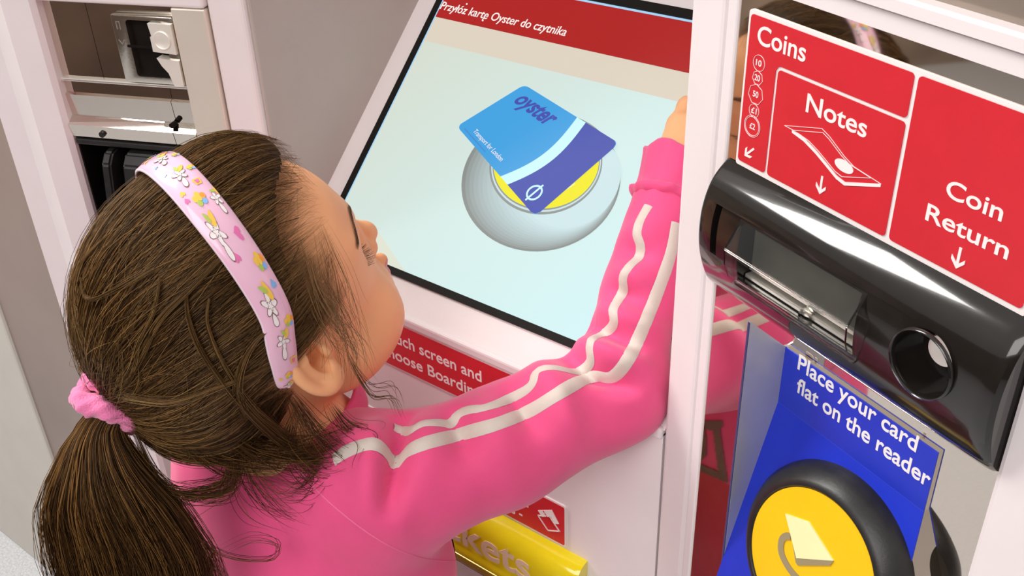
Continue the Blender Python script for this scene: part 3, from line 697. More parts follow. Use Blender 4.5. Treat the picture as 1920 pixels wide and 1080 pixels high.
def ELL(fr_, c, r, k=.01, op='add', R=None):
    c = np.array(c, float); return (d_ell, fr_, c, max(r), (c, r, R), op, k)
def CONE(fr_, a, b, ra, rb, k=.01, op='add'):
    a = np.array(a, float); b = np.array(b, float)
    return (d_cone, fr_, (a + b) / 2, np.linalg.norm(b - a) / 2 + max(ra, rb), (a, b, ra, rb), op, k)
def rotz(a): return np.array([[cos(a), sin(a), 0], [-sin(a), cos(a), 0], [0, 0, 1]])
def basis(z, x):
    z = np.array(z, float); z /= np.linalg.norm(z); x = np.array(x, float); x -= z * (x @ z); x /= np.linalg.norm(x)
    return np.array([x, np.cross(z, x), z])

# ---- joints of the girl (world)
NB = W((0, -.022, -.105))
SR = at(728, 915, .735); EL = at(1150, 738, .765); WR = at(1268, 325, .800)
SL = NB + np.array([-.118, .020, -.045])
CH = np.array([-.495, .356, .800]); BE = np.array([-.500, .348, .660]); HI = np.array([-.520, .330, .545])
EL2 = np.array([-.690, .385, .700]); WR2 = np.array([-.665, .455, .560])
# ---- head in its own frame (x right, y forward, z up)
head = [
    ELL('h', (0, -.006, .034), (.0690, .0900, .0850), .0),
    ELL('h', (0, .041, .046), (.0560, .0385, .0480), .03),            # forehead
    ELL('h', (0, .022, -.008), (.0570, .0600, .0660), .03),           # face block
    ELL('h', (0, .046, -.045), (.0390, .0400, .0300), .022),          # jaw
    ELL('h', (0, .076, -.060), (.0160, .0145, .0135), .018),          # chin
]
for s in (1, -1):
    head += [
        ELL('h', (s * .0345, .0540, -.0300), (.0265, .0270, .0270), .016),   # cheek
        ELL('h', (s * .0440, .0260, -.0380), (.0200, .0290, .0230), .020),   # jaw corner
        ELL('h', (s * .0330, .0850, .0225), (.0150, .0100, .0105), .010, 'sub'),  # eye socket
        CONE('h', (s * .012, .0785, .0400), (s * .044, .0630, .0410), .0050, .0045, .014),   # brow ridge
        ELL('h', (s * .0330, .0612, .0235), (.0150, .0125, .0125), .004),    # closed lids over the eyeball
    ]
head += [
    CONE('h', (0, .0750, .0320), (0, .0915, .0040), .0052, .0070, .010),     # bridge
    ELL('h', (0, .0945, -.0010), (.0085, .0080, .0075), .006),               # tip
    ELL('h', (.0105,   .0855, -.0045), (.0070, .0085, .0065), .005), ELL('h', (-.0105,   .0855, -.0045), (.0070, .0085, .0065), .005),
    ELL('h', (.0050, .0915, -.0095), (.0026, .0034, .0022), .002, 'sub'), ELL('h', (-.0050, .0915, -.0095), (.0026, .0034, .0022), .002, 'sub'),
    ELL('h', (0, .0790, -.0330), (.0230, .0110, .0170), .012),               # muzzle
    CONE('h', (.0140, .0820, -.0350), (0, .0930, -.0305), .0026, .0046, .004), CONE('h', (-.0140, .0820, -.0350), (0, .0930, -.0305), .0026, .0046, .004),
    CONE('h', (.0120, .0810, -.0410), (0, .0895, -.0415), .0028, .0048, .004), CONE('h', (-.0120, .0810, -.0410), (0, .0895, -.0415), .0028, .0048, .004),
    ELL('h', (0, .0985, -.0365), (.0170, .0050, .0010), .002, 'sub'),
]
# ear
def ear(s):
    out = []
    ax = basis((s * .90, .34, .16), (0, -.10, 1))        # z: outward normal of the ear, x: along its height
    X, Y, Z = ax                                         # X up the ear, Y sideways (back or front)
    if Y[1] > 0: Yb = -Y
    else: Yb = Y
    c = np.array((s * .0735, -.0015, .0095))
    P = lambda up, back, o=0.: c + X * up * .95 + Yb * back * .84 + Z * o
    R = np.array([X, Yb, Z])
    out.append(ELL('h', P(.000, .001, -.0005), (.0275, .0160, .0052), .006, 'add', R))
    out.append(ELL('h', P(.000, -.003, -.010), (.0200, .0110, .0120), .008, 'add', R))
    rim = [(.0262 * cos(a), .0175 * sin(a)) for a in np.linspace(radians(-48), radians(158), 18)]
    for (u0, b0), (u1, b1) in zip(rim, rim[1:]): out.append(CONE('h', P(u0, b0, .0032), P(u1, b1, .0032), .0030, .0030, .0035))
    out.append(ELL('h', P(-.0230, -.0010, .0010), (.0085, .0095, .0050), .006, 'add', R))        # lobe
    out.append(ELL('h', P(.0005, -.0045, .0050), (.0150, .0070, .0125), .0025, 'sub', R))          # concha
    out.append(ELL('h', P(.0160, .0025, .0060), (.0062, .0085, .0052), .0025, 'sub', R))           # hollow under the upper rim
    out.append(CONE('h', P(.0175, -.0045, .0010), P(.0075, .0040, .0022), .0022, .0024, .003))    # fold
    out.append(ELL('h', P(-.0050, -.0050, -.0010), (.0045, .0036, .0100), .002, 'sub', R))
    out.append(ELL('h', P(-.0035, -.0130, .0030), (.0058, .0030, .0044), .003, 'add', R))         # tragus
    return out
head += ear(1) + ear(-1)
neck = [CONE('w', W((0, -.022, -.030)), NB + np.array([-.002, -.018, -.02]), .0410, .0460, .022)]
body = [
    CONE('w', NB + np.array([0, -.01, -.05]), SR + np.array([-.03, 0, -.01]), .045, .040, .04), CONE('w', NB + np.array([0, -.01, -.05]), SL + np.array([.03, 0, -.01]), .045, .040, .04),
    ELL('w', CH, (.108, .078, .120), .05), ELL('w', BE, (.100, .080, .120), .05), ELL('w', HI, (.108, .088, .085), .05),
    CONE('w', SR, EL, .030, .0215, .02), CONE('w', EL, WR, .0215, .0180, .015),
    CONE('w', SL, EL2, .034, .026, .02), CONE('w', EL2, WR2, .026, .0185, .015),
]
FR_ = np.array([-.520, .370, 0.]); FL_ = np.array([-.640, .335, 0.])
legs = []
for s, f in ((1, FR_), (-1, FL_)):
    hp = HI + np.array([s * .052, -.012 * s, -.03]); kn = np.array([(hp[0] + f[0]) / 2, (hp[1] + f[1]) / 2 + .02, .29])
    an = np.array([f[0], f[1] - .03, .06])
    legs.append((hp, kn, an, f))
    body += [CONE('w', hp, kn, .058, .042, .03), CONE('w', kn, an, .042, .027, .02), CONE('w', an, f + np.array([0, .07, .025]), .026, .020, .02)]
# hands: wrist, palm, four fingers and a thumb
def hand(wr, fwd, side, nrm, curls, s=1.0, thumb=None):
    fwd = np.array(fwd, float); fwd /= np.linalg.norm(fwd); side = np.array(side, float); side -= fwd * (side @ fwd); side /= np.linalg.norm(side); nrm = np.cross(fwd, side)
    if nrm @ nrm_ref(nrm) < 0: nrm = -nrm
    out = []
    P = lambda f, sd, n=0.: wr + fwd * f * s + side * sd * s + nrm * n * s
    out.append(CONE('w', P(0, 0), P(.018, 0), .0175 * s, .0175 * s, .010))
    for sd in (-.016, -.005, .006, .017): out.append(CONE('w', P(.012, sd * .7), P(.050, sd), .0105 * s, .0092 * s, .010))
    lens = [(.024, .016, .013), (.026, .018, .014), (.024, .016, .013), (.019, .012, .011)]
    for i, (sd, ln) in enumerate(zip((.0175, .006, -.0055, -.0165), lens)):
        p = P(.052 - abs(sd - .004) * .25, sd); a = curls[i] if not isinstance(curls[i], tuple) else curls[i][0]; inc = a
        r = .0074 * s
        tot = 0.0
        for j, l in enumerate(ln):
            tot += (a if j == 0 else inc * 1.1)
            d = fwd * cos(tot) + nrm * sin(tot) + side * sd * 1.5
            d /= np.linalg.norm(d); q = p + d * l * s
            out.append(CONE('w', p, q, r, r * .90, .0035)); p = q; r *= .90
        tip.append(p)
    t0, t1, t2 = [P(*q) for q in (thumb or ((.014, .016, .004), (.034, .033, .010), (.052, .037, .016)))]
    out.append(CONE('w', t0, t1, .0105 * s, .0085 * s, .008)); out.append(CONE('w', t1, t2, .0082 * s, .0066 * s, .004))
    return out
def nrm_ref(n): return NREF
tip = []
TOUCH = at(1362, 105, .846)
NREF = np.array([0, .69, -.72])                      # palm side faces the screen
hf = TOUCH - WR
hands = hand(WR, hf, (-.9, 0, .1), None, (.12, .55, .75, .85), .92, ((.012, .012, .006), (.032, .021, .018), (.050, .016, .027)))
NREF = np.array([1., 0, 0])
hands2 = hand(WR2, WR2 - EL2 + np.array([0, .03, -.05]), (0, .9, .2), None, (.30, .35, .38, .42), .92)
def build(fields, prims):
    Vs, Fs, n = [], [], 0
    for f in fields:
        for p in prims: f.prim(p)
        V, Fc = f.mesh(); Vs.append(V); Fs.append(Fc + n); n += len(V)
    return np.concatenate(Vs), np.concatenate(Fs)
def rng(a, b, d): return np.arange(a, b + d * .5, d)
def axmix(*segs): # (start, end, step) pieces joined
    return np.unique(np.round(np.concatenate([rng(*s) for s in segs]), 6))
allp = head + neck + body + hands + hands2
fh = Field([rng(-.092, .092, .0013), rng(-.112, .116, .0013), rng(-.112, .128, .0013)], 'h')
fb = Field([axmix((-.80, -.44, .007), (-.44, -.30, .0026), (-.30, -.22, .007)), axmix((.15, .58, .007), (.58, .78, .0026)), axmix((-.01, .99, .007), (.99, 1.16, .0026))], 'w')
for p in head + neck + body: fh.prim(p)
V1, F1 = fh.mesh()
for p in neck + body + hands + hands2: fb.prim(p)
V2, F2 = fb.mesh()
k1 = ((V1 - HO) @ HR[2] > -.108)[F1].all(1); F1 = F1[k1]
BV = np.concatenate([V1, V2]); BF = np.concatenate([F1, F2 + len(V1)])
used = np.zeros(len(BV), bool); used[BF.ravel()] = True; mp = np.cumsum(used) - 1; BV = BV[used]; BF = mp[BF]

m_skin = mat('warm_skin', (0.92, 0.47, 0.235), 0.46, 0, 0.05, 30, 0.03, 900, sss=0.18, spec=0.35)
m_lip = mat('lip_pink', (0.70, 0.25, 0.22), 0.4, 0, 0.05, 60)
GB = Vector((float(HI[0]), float(HI[1]), 0))
girl = npmesh('person', BV, BF, [m_skin, m_lip], None)
girl['label'] = 'girl in a pink sweatshirt with brown ponytail reaching up to the touchscreen'
girl['category'] = 'person'
cen = BV[BF].mean(1); lc = (cen - HO) @ HR.T
lipm = (lc[:, 1] > .076) & (np.abs(lc[:, 0]) < .017) & (lc[:, 2] < -.0295) & (lc[:, 2] > -.0470)
girl.data.polygons.foreach_set('material_index', lipm.astype(np.int32))

skinb = BVHTree.FromPolygons([tuple(v) for v in (V1 - HO) @ HR.T], [tuple(f) for f in F1])   # head surface, in its own frame
def onskin(p, h):
    q, n_, _, _ = skinb.find_nearest(Vector(p)); return np.array(q) + np.array(n_) * h
# eyes: lashes and brows
m_lash = mat('dark_lash', (0.025, 0.014, 0.010), 0.6, 0, 0.1, 60)
random.seed(4)
def tubes(paths, rad, n=3, taper=True):
    """paths (N,K,3) -> thin tubes"""
    P = np.asarray(paths, float); N, K, _ = P.shape
    T = np.gradient(P, axis=1); T /= np.linalg.norm(T, axis=2, keepdims=True) + 1e-12
    ref = np.array([.31, .47, .83]); U = np.cross(T, ref); U /= np.linalg.norm(U, axis=2, keepdims=True) + 1e-12; Vv = np.cross(T, U)
    r = np.broadcast_to(np.asarray(rad, float).reshape(-1, 1) if np.ndim(rad) else rad, (N, 1)) * (np.clip(np.sin(np.linspace(0, pi, K)[None] ** 1.0) * 1.3, .22, 1) if taper == 'both' else np.linspace(1, 0, K)[None] ** .5 * .8 + .2 if taper else np.ones((1, K)))
    rings = np.stack([P + r[..., None] * (cos(2 * pi * i / n) * U + sin(2 * pi * i / n) * Vv) for i in range(n)], 2)   # N,K,n,3
    V = rings.reshape(-1, 3)
    base = (np.arange(N)[:, None, None] * K + np.arange(K - 1)[None, :, None]) * n
    i = np.arange(n)[None, None]; j = (i + 1) % n
    F = np.stack(np.broadcast_arrays(base + i, base + j, base + n + j, base + n + i), -1).reshape(-1, 4)
    return V, F
for s in (1, -1):
    ps = []
    for i in range(34):
        a = radians(-62 + 124 * i / 33)
        p0 = np.array((s * .033 + .0135 * sin(a), .0615 + .0128 * cos(a), .0175 + .0016 * cos(a)))
        d = np.array((sin(a) * .7 + random.uniform(-.15, .15), .75, -.55 + random.uniform(-.1, .1))); d /= np.linalg.norm(d)
        L_ = .0085 + random.uniform(-.0012, .0015)
        ps.append([W(p0 + d * L_ * t + np.array((0, .0010, .0030)) * t * t) for t in np.linspace(0, 1, 6)])
    V, Fq = tubes(ps, .00022); npmesh('eyelashes', V, Fq, m_lash, girl)
    ps = []
    for i in range(110):
        t = random.random(); x = s * (.017 + .031 * t); z = .0440 + .0050 * sin(pi * min(1, t * 1.1) * .9) - .004 * t + random.uniform(-.0016, .0016)
        y = .0905 - 9.5 * x * x * .9 + .0005
        p0 = onskin((x, y, z), .0004); d = np.array((s * .8, -.35 - .6 * t, .25 - .4 * t)); d /= np.linalg.norm(d)
        ps.append([W(onskin(p0 + d * .0075 * q, .0004 + .0006 * q)) for q in np.linspace(0, 1, 5)])
    V, Fq = tubes(ps, .00017); npmesh('eyebrow', V, Fq, mat('brow_brown', (.12, .062, .035), .6, 0, .1, 60) if s == 1 else bpy.data.materials['brow_brown'], girl)
# ================================================================ clothes
rs = np.random.default_rng(7)
m_pink = mat('pink_jersey', (0.80, 0.075, 0.235), 0.75, 0, 0.05, 30, 0.10, 1400, sheen=0.25)
m_stripe = mat('silver_grey_tape', (0.66, 0.58, 0.52), 0.6, 0, 0.04, 60, 0.25, 1600)
m_seam = mat('pink_seam', (0.86, 0.16, 0.33), 0.75, 0, 0.05, 60)
m_red = mat('red_jersey', (0.55, 0.030, 0.060), 0.75, 0, 0.05, 30, 0.10, 1400, sheen=0.2)
def lerp(a, b, t): return a + (b - a) * t
MID = lerp(SR, EL, .52) + np.array([0, -.001, -.0062])
shirt = [
    ELL('w', CH + np.array([0, 0, 0]), (.122, .094, .125), .05), ELL('w', BE, (.116, .096, .135), .05), ELL('w', HI + np.array([0, 0, .01]), (.120, .102, .090), .05),
    CONE('w', NB + np.array([-.004, -.016, -.062]), SR + np.array([-.035, -.002, -.016]), .054, .054, .032), CONE('w', NB + np.array([0, -.012, -.048]), SL + np.array([.03, 0, -.012]), .058, .052, .04),
    CONE('w', SR, MID, .0505, .0415, .03), CONE('w', MID, EL, .0415, .0365, .02),
    ELL('w', NB + np.array([-.020, -.046, -.034]), (.064, .042, .044), .03), CONE('w', EL, lerp(EL, WR, .45), .0355, .0285, .02), CONE('w', lerp(EL, WR, .45), lerp(EL, WR, .90), .0300, .0275, .01),
    CONE('w', SL, EL2, .052, .042, .03), CONE('w', EL2, lerp(EL2, WR2, .9), .042, .030, .02),
]
def dax(x, y): # depth of the arm axis near a pixel
    t = np.clip((x - 728) / (1150 - 728), 0, 1); d = .735 + .030 * t
    if x > 1090 and y < 738: d = .765 + .035 * np.clip((738 - y) / 412, 0, 1)
    return d
nk = NB + np.array([.002, -.012, -.02])
shirt.append(CONE('w', W((0, -.012, -.082)), W((0, -.012, -.02)), .040, .046, .006, 'sub'))
fs = Field([rng(-.80, -.22, .0034), rng(.17, .70, .0034), rng(.455, 1.10, .0034)], 'w')
for p in shirt: fs.prim(p)
SV, SF = fs.mesh()
# soft cloth wrinkles
def wob(P, f, seed):
    r_ = np.random.default_rng(seed); out = np.zeros(len(P))
    for _ in range(6):
        d = r_.normal(size=3); d /= np.linalg.norm(d); out += np.sin((P @ d) * f * r_.uniform(.7, 1.4) + r_.uniform(0, 6.3))
    return out / 6
tri = SV[SF]; nrm = np.cross(tri[:, 2] - tri[:, 0], tri[:, 3] - tri[:, 1]); VN = np.zeros_like(SV)
for i in range(4): np.add.at(VN, SF[:, i], nrm)
VN /= np.linalg.norm(VN, axis=1, keepdims=True) + 1e-12
bvh = BVHTree.FromPolygons([tuple(v) for v in SV], [tuple(f) for f in SF])
# folds pressed into the cloth: pixel way-points of each fold, height, width
FOLDS = [
    ([(668, 815), (690, 850), (700, 900), (700, 960)], .012, .014), ([(752, 785), (740, 840), (737, 880), (728, 950)], -.017, .0080), ([(712, 800), (716, 850), (712, 880)], .006, .009),
    ([(790, 790), (800, 850), (800, 900)], .007, .013), ([(846, 775), (862, 820), (870, 850)], -.009, .009), ([(895, 760), (930, 810), (950, 860)], .007, .014),
    ([(960, 735), (985, 775), (1000, 800)], -.008, .008), ([(1012, 690), (1045, 740), (1060, 800)], .013, .016), ([(1068, 675), (1110, 700), (1150, 712), (1185, 720)], -.014, .0080),
    ([(1092, 645), (1150, 668), (1200, 688)], .010, .010), ([(1106, 610), (1150, 630), (1190, 650)], -.008, .007), ([(1132, 580), (1190, 600), (1230, 615)], .007, .009),
    ([(1150, 545), (1195, 560)], -.006, .007), ([(1160, 510), (1210, 520)], .006, .009), ([(1174, 470), (1215, 480)], -.005, .007), ([(1180, 430), (1220, 440)], .004, .009),
    ([(720, 900), (690, 990)], -.003, .014), ([(760, 900), (745, 1000)], .003, .014), ([(1100, 740), (1140, 775), (1170, 800)], -.0035, .013), ([(1060, 790), (1100, 840)], .003, .014), ([(900, 860), (860, 960)], .002, .02),
]
def lay(x, y):
    r = at(x, y, 1.0) - CAM; h = bvh.ray_cast(Vector(CAM), Vector(r).normalized())
    if h[0] is None: h = bvh.find_nearest(Vector(at(x, y, dax(x, y))))
    return np.array(h[0])
dsp = np.zeros(len(SV))
for px, amp, wd in FOLDS:
    P_ = np.array(px, float); d_ = np.r_[0, np.cumsum(np.linalg.norm(np.diff(P_, axis=0), axis=1))]; ss = np.linspace(0, d_[-1], max(6, int(d_[-1] / 6)))
    Q = np.array([lay(np.interp(q, d_, P_[:, 0]), np.interp(q, d_, P_[:, 1])) for q in ss]); fade = np.sin(np.linspace(.25, pi * .93, len(ss))) ** .6
    near = np.linalg.norm(SV - Q.mean(0), axis=1) < .16; idn = np.where(near)[0]
    D_ = np.linalg.norm(SV[idn][:, None] - Q[None], axis=2); g = (np.exp(-(D_ / wd) ** 2) * fade[None]).max(1); dsp[idn] += amp * g
SV = SV + VN * dsp[:, None]
SV = SV + VN * (wob(SV, 95, 3) * .0016 + wob(SV, 210, 5) * .0004)[:, None]
sweat = npmesh('sweatshirt', SV, SF, [m_pink, m_red], girl, label='pink long-sleeved sweatshirt')
fc = SV[SF].mean(1)
sweat.data.polygons.foreach_set('material_index', ((fc[:, 2] < .735) & (fc[:, 1] > .36)).astype(np.int32))
bvh = BVHTree.FromPolygons([tuple(v) for v in SV], [tuple(f) for f in SF])
def cast(x, y):
    r = at(x, y, 1.0) - CAM; h = bvh.ray_cast(Vector(CAM), Vector(r).normalized())
    if h[0] is None: 
        return None
    return np.array(h[0])
def resample(pts, step=4):
    P = np.array(pts, float); d = np.r_[0, np.cumsum(np.linalg.norm(np.diff(P, axis=0), axis=1))]; n = max(int(d[-1] / step), 4); s = np.linspace(0, d[-1], n)
    out = []
    for q in s:
        i = min(max(np.searchsorted(d, q, side='right') - 1, 0), len(P) - 2); u = (q - d[i]) / (d[i + 1] - d[i] + 1e-9)
        p0, p1, p2, p3 = P[max(i - 1, 0)], P[i], P[i + 1], P[min(i + 2, len(P) - 1)]
        out.append(.5 * ((2 * p1) + (-p0 + p2) * u + (2 * p0 - 5 * p1 + 4 * p2 - p3) * u ** 2 + (-p0 + 3 * p1 - 3 * p2 + p3) * u ** 3))
    return np.array(out)
def ribbon(name, px, width, m, lift=.0011, parent=None, skip=True):
    pts = [cast(*p) for p in resample(px)]
    pts = np.array([p for p in pts if p is not None])
    for _ in range(2): pts[1:-1] = pts[1:-1] * .5 + (pts[:-2] + pts[2:]) * .25
    T = np.gradient(pts, axis=0); rows = []
    for p, t in zip(pts, T):
        q, n, _, _ = bvh.find_nearest(Vector(p)); n = np.array(n); t = t / (np.linalg.norm(t) + 1e-9); sd = np.cross(n, t); sd /= np.linalg.norm(sd) + 1e-9
        row = []
        for k in np.linspace(-1, 1, 5):
            q, n2, _, _ = bvh.find_nearest(Vector(p + sd * k * width / 2)); row.append(np.array(q) + np.array(n2) * (lift if abs(k) < 1 else lift * .15))
        rows.append(row)
    V = np.array(rows); n, k, _ = V.shape; V = V.reshape(-1, 3)
    F = np.array([(i * k + j, i * k + j + 1, (i + 1) * k + j + 1, (i + 1) * k + j) for i in range(n - 1) for j in range(k - 1)])
    return npmesh(name, V, F, m, parent or sweat)
lowst = [(626, 862), (650, 846), (690, 832), (712, 836), (728, 852), (738, 868), (750, 862), (765, 845), (800, 830), (860, 815), (930, 795), (990, 772), (1040, 742), (1085, 716), (1118, 706), (1145, 708), (1165, 692), (1186, 658), (1213, 598), (1238, 534), (1258, 477), (1270, 418)]
uppst = [(738, 800), (752, 806), (768, 808), (793, 794), (829, 793), (845, 795), (860, 776), (880, 768), (905, 765), (940, 754), (985, 732), (1000, 715), (1003, 700), (1018, 690), (1045, 690), (1075, 697), (1092, 694), (1107, 679), (1105, 652), (1112, 634), (1138, 622), (1151, 606), (1149, 582), (1160, 560), (1169, 544), (1168, 518), (1182, 497), (1198, 482), (1201, 461), (1194, 440), (1199, 415), (1216, 385)]
ribbon('stripe', lowst, .0098, m_stripe)
ribbon('stripe', uppst, .0076, m_stripe)
ribbon('raglan_seam', [(560, 880), (610, 935), (680, 992), (740, 1028), (800, 1048), (850, 1052), (880, 1040)], .0011, m_seam, .0006)
# grey felt letters sewn on the red chest panel
m_felt = mat('grey_felt', (.20, .135, .115), .85, 0, .1, 90, .2, 900)
bvh = BVHTree.FromPolygons([tuple(v) for v in SV], [tuple(f) for f in SF])
nRm = np.array([sin(AR), cos(AR), 0]); pRm = np.array([.14045, .35309, 0]) + nRm * .0004
def chest(x, y):
    d = at(x, y, 1.0) - CAM; t = ((pRm - CAM) @ nRm) / (d @ nRm); p = CAM + d * t; d2 = d - 2 * (d @ nRm) * nRm
    h = bvh.ray_cast(Vector(p), Vector(d2).normalized())
    return None if h[0] is None else np.array(h[0]) + np.array(h[1]) * (.0012 if Vector(h[1]).dot(Vector(d2)) < 0 else -.0012)
def inside(p, poly):
    c = False
    for (x0, y0), (x1, y1) in zip(poly, poly[1:] + poly[:1]):
        if (y0 > p[1]) != (y1 > p[1]) and p[0] < (x1 - x0) * (p[1] - y0) / (y1 - y0) + x0: c = not c
    return c
for poly in ([(1321, 789), (1355, 787), (1357, 800), (1351, 803), (1366, 905), (1300, 876), (1300, 862), (1348, 884), (1338, 806), (1322, 804)], [(1308, 798), (1324, 797), (1327, 850), (1318, 862), (1300, 858), (1300, 846), (1312, 848), (1313, 810)]):
    vid, V_, F_ = {}, [], []
    st = 2.0
    for ix in range(int(1296 / st), int(1370 / st)):
        for iy in range(int(784 / st), int(908 / st)):
            if not inside((ix * st + st / 2, iy * st + st / 2), poly): continue
            q = []
            for a, b_ in ((0, 0), (1, 0), (1, 1), (0, 1)):
                k_ = (ix + a, iy + b_)
                if k_ not in vid:
                    p = chest(k_[0] * st, k_[1] * st); vid[k_] = None if p is None else len(V_)
                    if p is not None: V_.append(p)
                q.append(vid[k_])
            if None not in q: F_.append(q)
    if len(F_) > 20:
        npmesh('chest_letter', np.array(V_), np.array(F_), m_felt, sweat, label='grey felt letter on the red chest panel')
    print('letter cells', len(F_))
# cuffs
def cuff(p0, ax, r0, L, parent, ruf=True, sq=1.0):
    ax = ax / np.linalg.norm(ax); Z = ax; X = np.cross(Z, [.3, .2, .9]); X /= np.linalg.norm(X); Y = np.cross(Z, X)
    prof = [(-.004, r0 * .93), (-.003, r0 * 1.02), (-.0005, r0 * 1.11), (.0018, r0 * 1.12), (.0035, r0 * 1.05), (.0050, r0 * .98), (.012, r0 * .985), (.020, r0 * 1.0), (L * .8, r0 * 1.03), (L - .002, r0 * 1.06), (L, r0 * 1.03), (L - .002, r0 * .95), (L * .6, r0 * .88)]
    n = 72; V = []
    for i, (z, r) in enumerate(prof):
        for j in range(n):
            a = 2 * pi * j / n
            w = (.05 * sin(a * 9 + .6) + .035 * sin(a * 17 + 1)) * (1 if i in (2, 3) else .45 if i < 6 else .6 * z / L)
            zz = z + (.0010 * sin(a * 13) if i in (1, 2, 3) else .0022 * sin(a * 5 + 1) * (z / L))
            rr = r * (1 + w * .55)
            V.append(p0 + X * rr * cos(a) + Y * rr * sin(a) + Z * zz)
    F = np.array([(i * n + j, i * n + (j + 1) % n, (i + 1) * n + (j + 1) % n, (i + 1) * n + j) for i in range(len(prof) - 1) for j in range(n)])
    return npmesh('cuff', np.array(V), F, m_pink, parent)
cuff(lerp(EL, WR, .875), WR - EL, .0278, .0370, sweat); cuff(lerp(EL2, WR2, .88), WR2 - EL2, .028, .032, sweat)
# collar
V = []; n = 64; cN = W((0, -.024, -.088)); 
prof = [(.052, -.012), (.054, .000), (.053, .010), (.0505, .013), (.0485, .008), (.048, -.010)]
for r, z in prof:
    for j in range(n):
        a = 2 * pi * j / n; V.append(cN + HR.T @ np.array([r * cos(a), r * sin(a) * .98, z + .004 * cos(a * 2) - .010 * sin(a)]))
F = np.array([(i * n + j, i * n + (j + 1) % n, (i + 1) * n + (j + 1) % n, (i + 1) * n + j) for i in range(len(prof) - 1) for j in range(n)])
npmesh('collar', np.array(V), F, m_pink, sweat)
# trousers and shoes
m_jean = mat('dark_red_track_cloth', (.34, .022, .045), .8, 0, .2, 200, .15, 900)
m_shoe = mat('white_shoe', (.70, .68, .68), .5, 0, .03, 60); m_sole = mat('grey_sole', (.30, .29, .29), .7, 0, .05, 60)
tr = [ELL('w', HI + np.array([0, 0, -.01]), (.114, .096, .085), .03)]
for hp, kn, an, f in legs: tr += [CONE('w', hp, kn, .066, .052, .03), CONE('w', kn, an + np.array([0, 0, .02]), .052, .044, .02)]
ft = Field([rng(-.76, -.40, .006), rng(.17, .50, .006), rng(.03, .60, .006)], 'w')
for p in tr: ft.prim(p)
V, Fq = ft.mesh(); npmesh('trousers', V, Fq, m_jean, girl)
for hp, kn, an, f in legs:
    fo = Field([rng(f[0] - .06, f[0] + .06, .004), rng(f[1] - .10, f[1] + .15, .004), rng(-.004, .12, .004)], 'w')
    for p in [CONE('w', f + np.array([0, -.03, .055]), f + np.array([0, -.03, .030]), .033, .036, .0), CONE('w', f + np.array([0, -.03, .034]), f + np.array([0, .075, .026]), .034, .026, .015), ELL('w', f + np.array([0, .02, -.030]), (.2, .2, .0305), .004, 'sub')]: fo.prim(p)
    V, Fq = fo.mesh(); V[:, 2] = np.maximum(V[:, 2], .0004); sh = npmesh('shoe', V, Fq, m_shoe, girl)
    b = B(); pts = [(f[0] + .037 * cos(a), f[1] + .022 + .090 * sin(a)) for a in np.linspace(0, 2 * pi, 40)[:-1]]
    lo = [b.verts.new((x, y, 0.0)) for x, y in pts]; hi = [b.verts.new((x, y, .012)) for x, y in pts]
    b.faces.new(lo[::-1]); b.faces.new(hi)
    for i in range(len(pts)): b.faces.new((lo[i], lo[(i + 1) % len(pts)], hi[(i + 1) % len(pts)], hi[i]))
    obj('sole', b, m_sole, sh)

# ================================================================ hair
def hairmat(name, dark, mid, light):
    m = bpy.data.materials.new(name); m.use_nodes = True; n = m.node_tree; b = n.nodes['Principled BSDF']
    g = n.nodes.new('ShaderNodeNewGeometry'); r = n.nodes.new('ShaderNodeValToRGB'); n.links.new(g.outputs['Random Per Island'], r.inputs[0]); n.links.new(r.outputs[0], b.inputs['Base Color'])
    e = r.color_ramp.elements; e[0].color = (*dark, 1); e[1].color = (*light, 1); e[1].position = 1.0; q = e.new(.55); q.color = (*mid, 1)
    b.inputs['Roughness'].default_value = .40; b.inputs['Specular IOR Level'].default_value = .32; b.inputs['Specular Tint'].default_value = (1.0, .82, .58, 1)
    return m
m_hair = hairmat('brown_hair', (.018, .0072, .0024), (.060, .0265, .0082), (.25, .122, .036))
m_cap = mat('dark_hair_roots', (.020, .0095, .0035), .55, 0, .4, 60, .6, 160, stretch=(1, 1, 1))
HC = np.array([0, -.008, .030])
EL_ = [((0, -.007, .041), (.0785, .0975, .0915)), ((0, -.052, -.012), (.0600, .0560, .0520)), ((0, -.058, .024), (.070, .048, .056)), ((0, .030, .075), (.058, .056, .056))]
def rcap(d):
    """distance from HC to the hair surface in direction d (N,3)"""
    out = np.zeros(len(d))
    for c, r in EL_:
        o = (HC - np.array(c)) / np.array(r); v = d / np.array(r)
        A = (v * v).sum(1); Bq = (v @ o) * 2; Cq = o @ o - 1; D = Bq * Bq - 4 * A * Cq
        t = np.where(D > 0, (-Bq + np.sqrt(np.maximum(D, 0))) / (2 * A), 0); t = np.maximum(t, 0)
        out += t ** 14
    return out ** (1 / 14)
HLZ = [-.090, -.050, -.030, -.012, .000, .010, .022, .040, .055, .075, .088, .098, .104]
HLY = [-.040, -.034, -.026, -.012, .020, .026, .030, .034, .037, .044, .052, .066, .300]
def inhair(p, m=0.0): return (p[:, 1] < np.interp(p[:, 2], HLZ, HLY) + m) & (p[:, 2] > -.062 + np.abs(p[:, 0]) * .15) & ~((np.abs(p[:, 0]) > .045) & (p[:, 2] < .031) & (p[:, 1] > -.020))
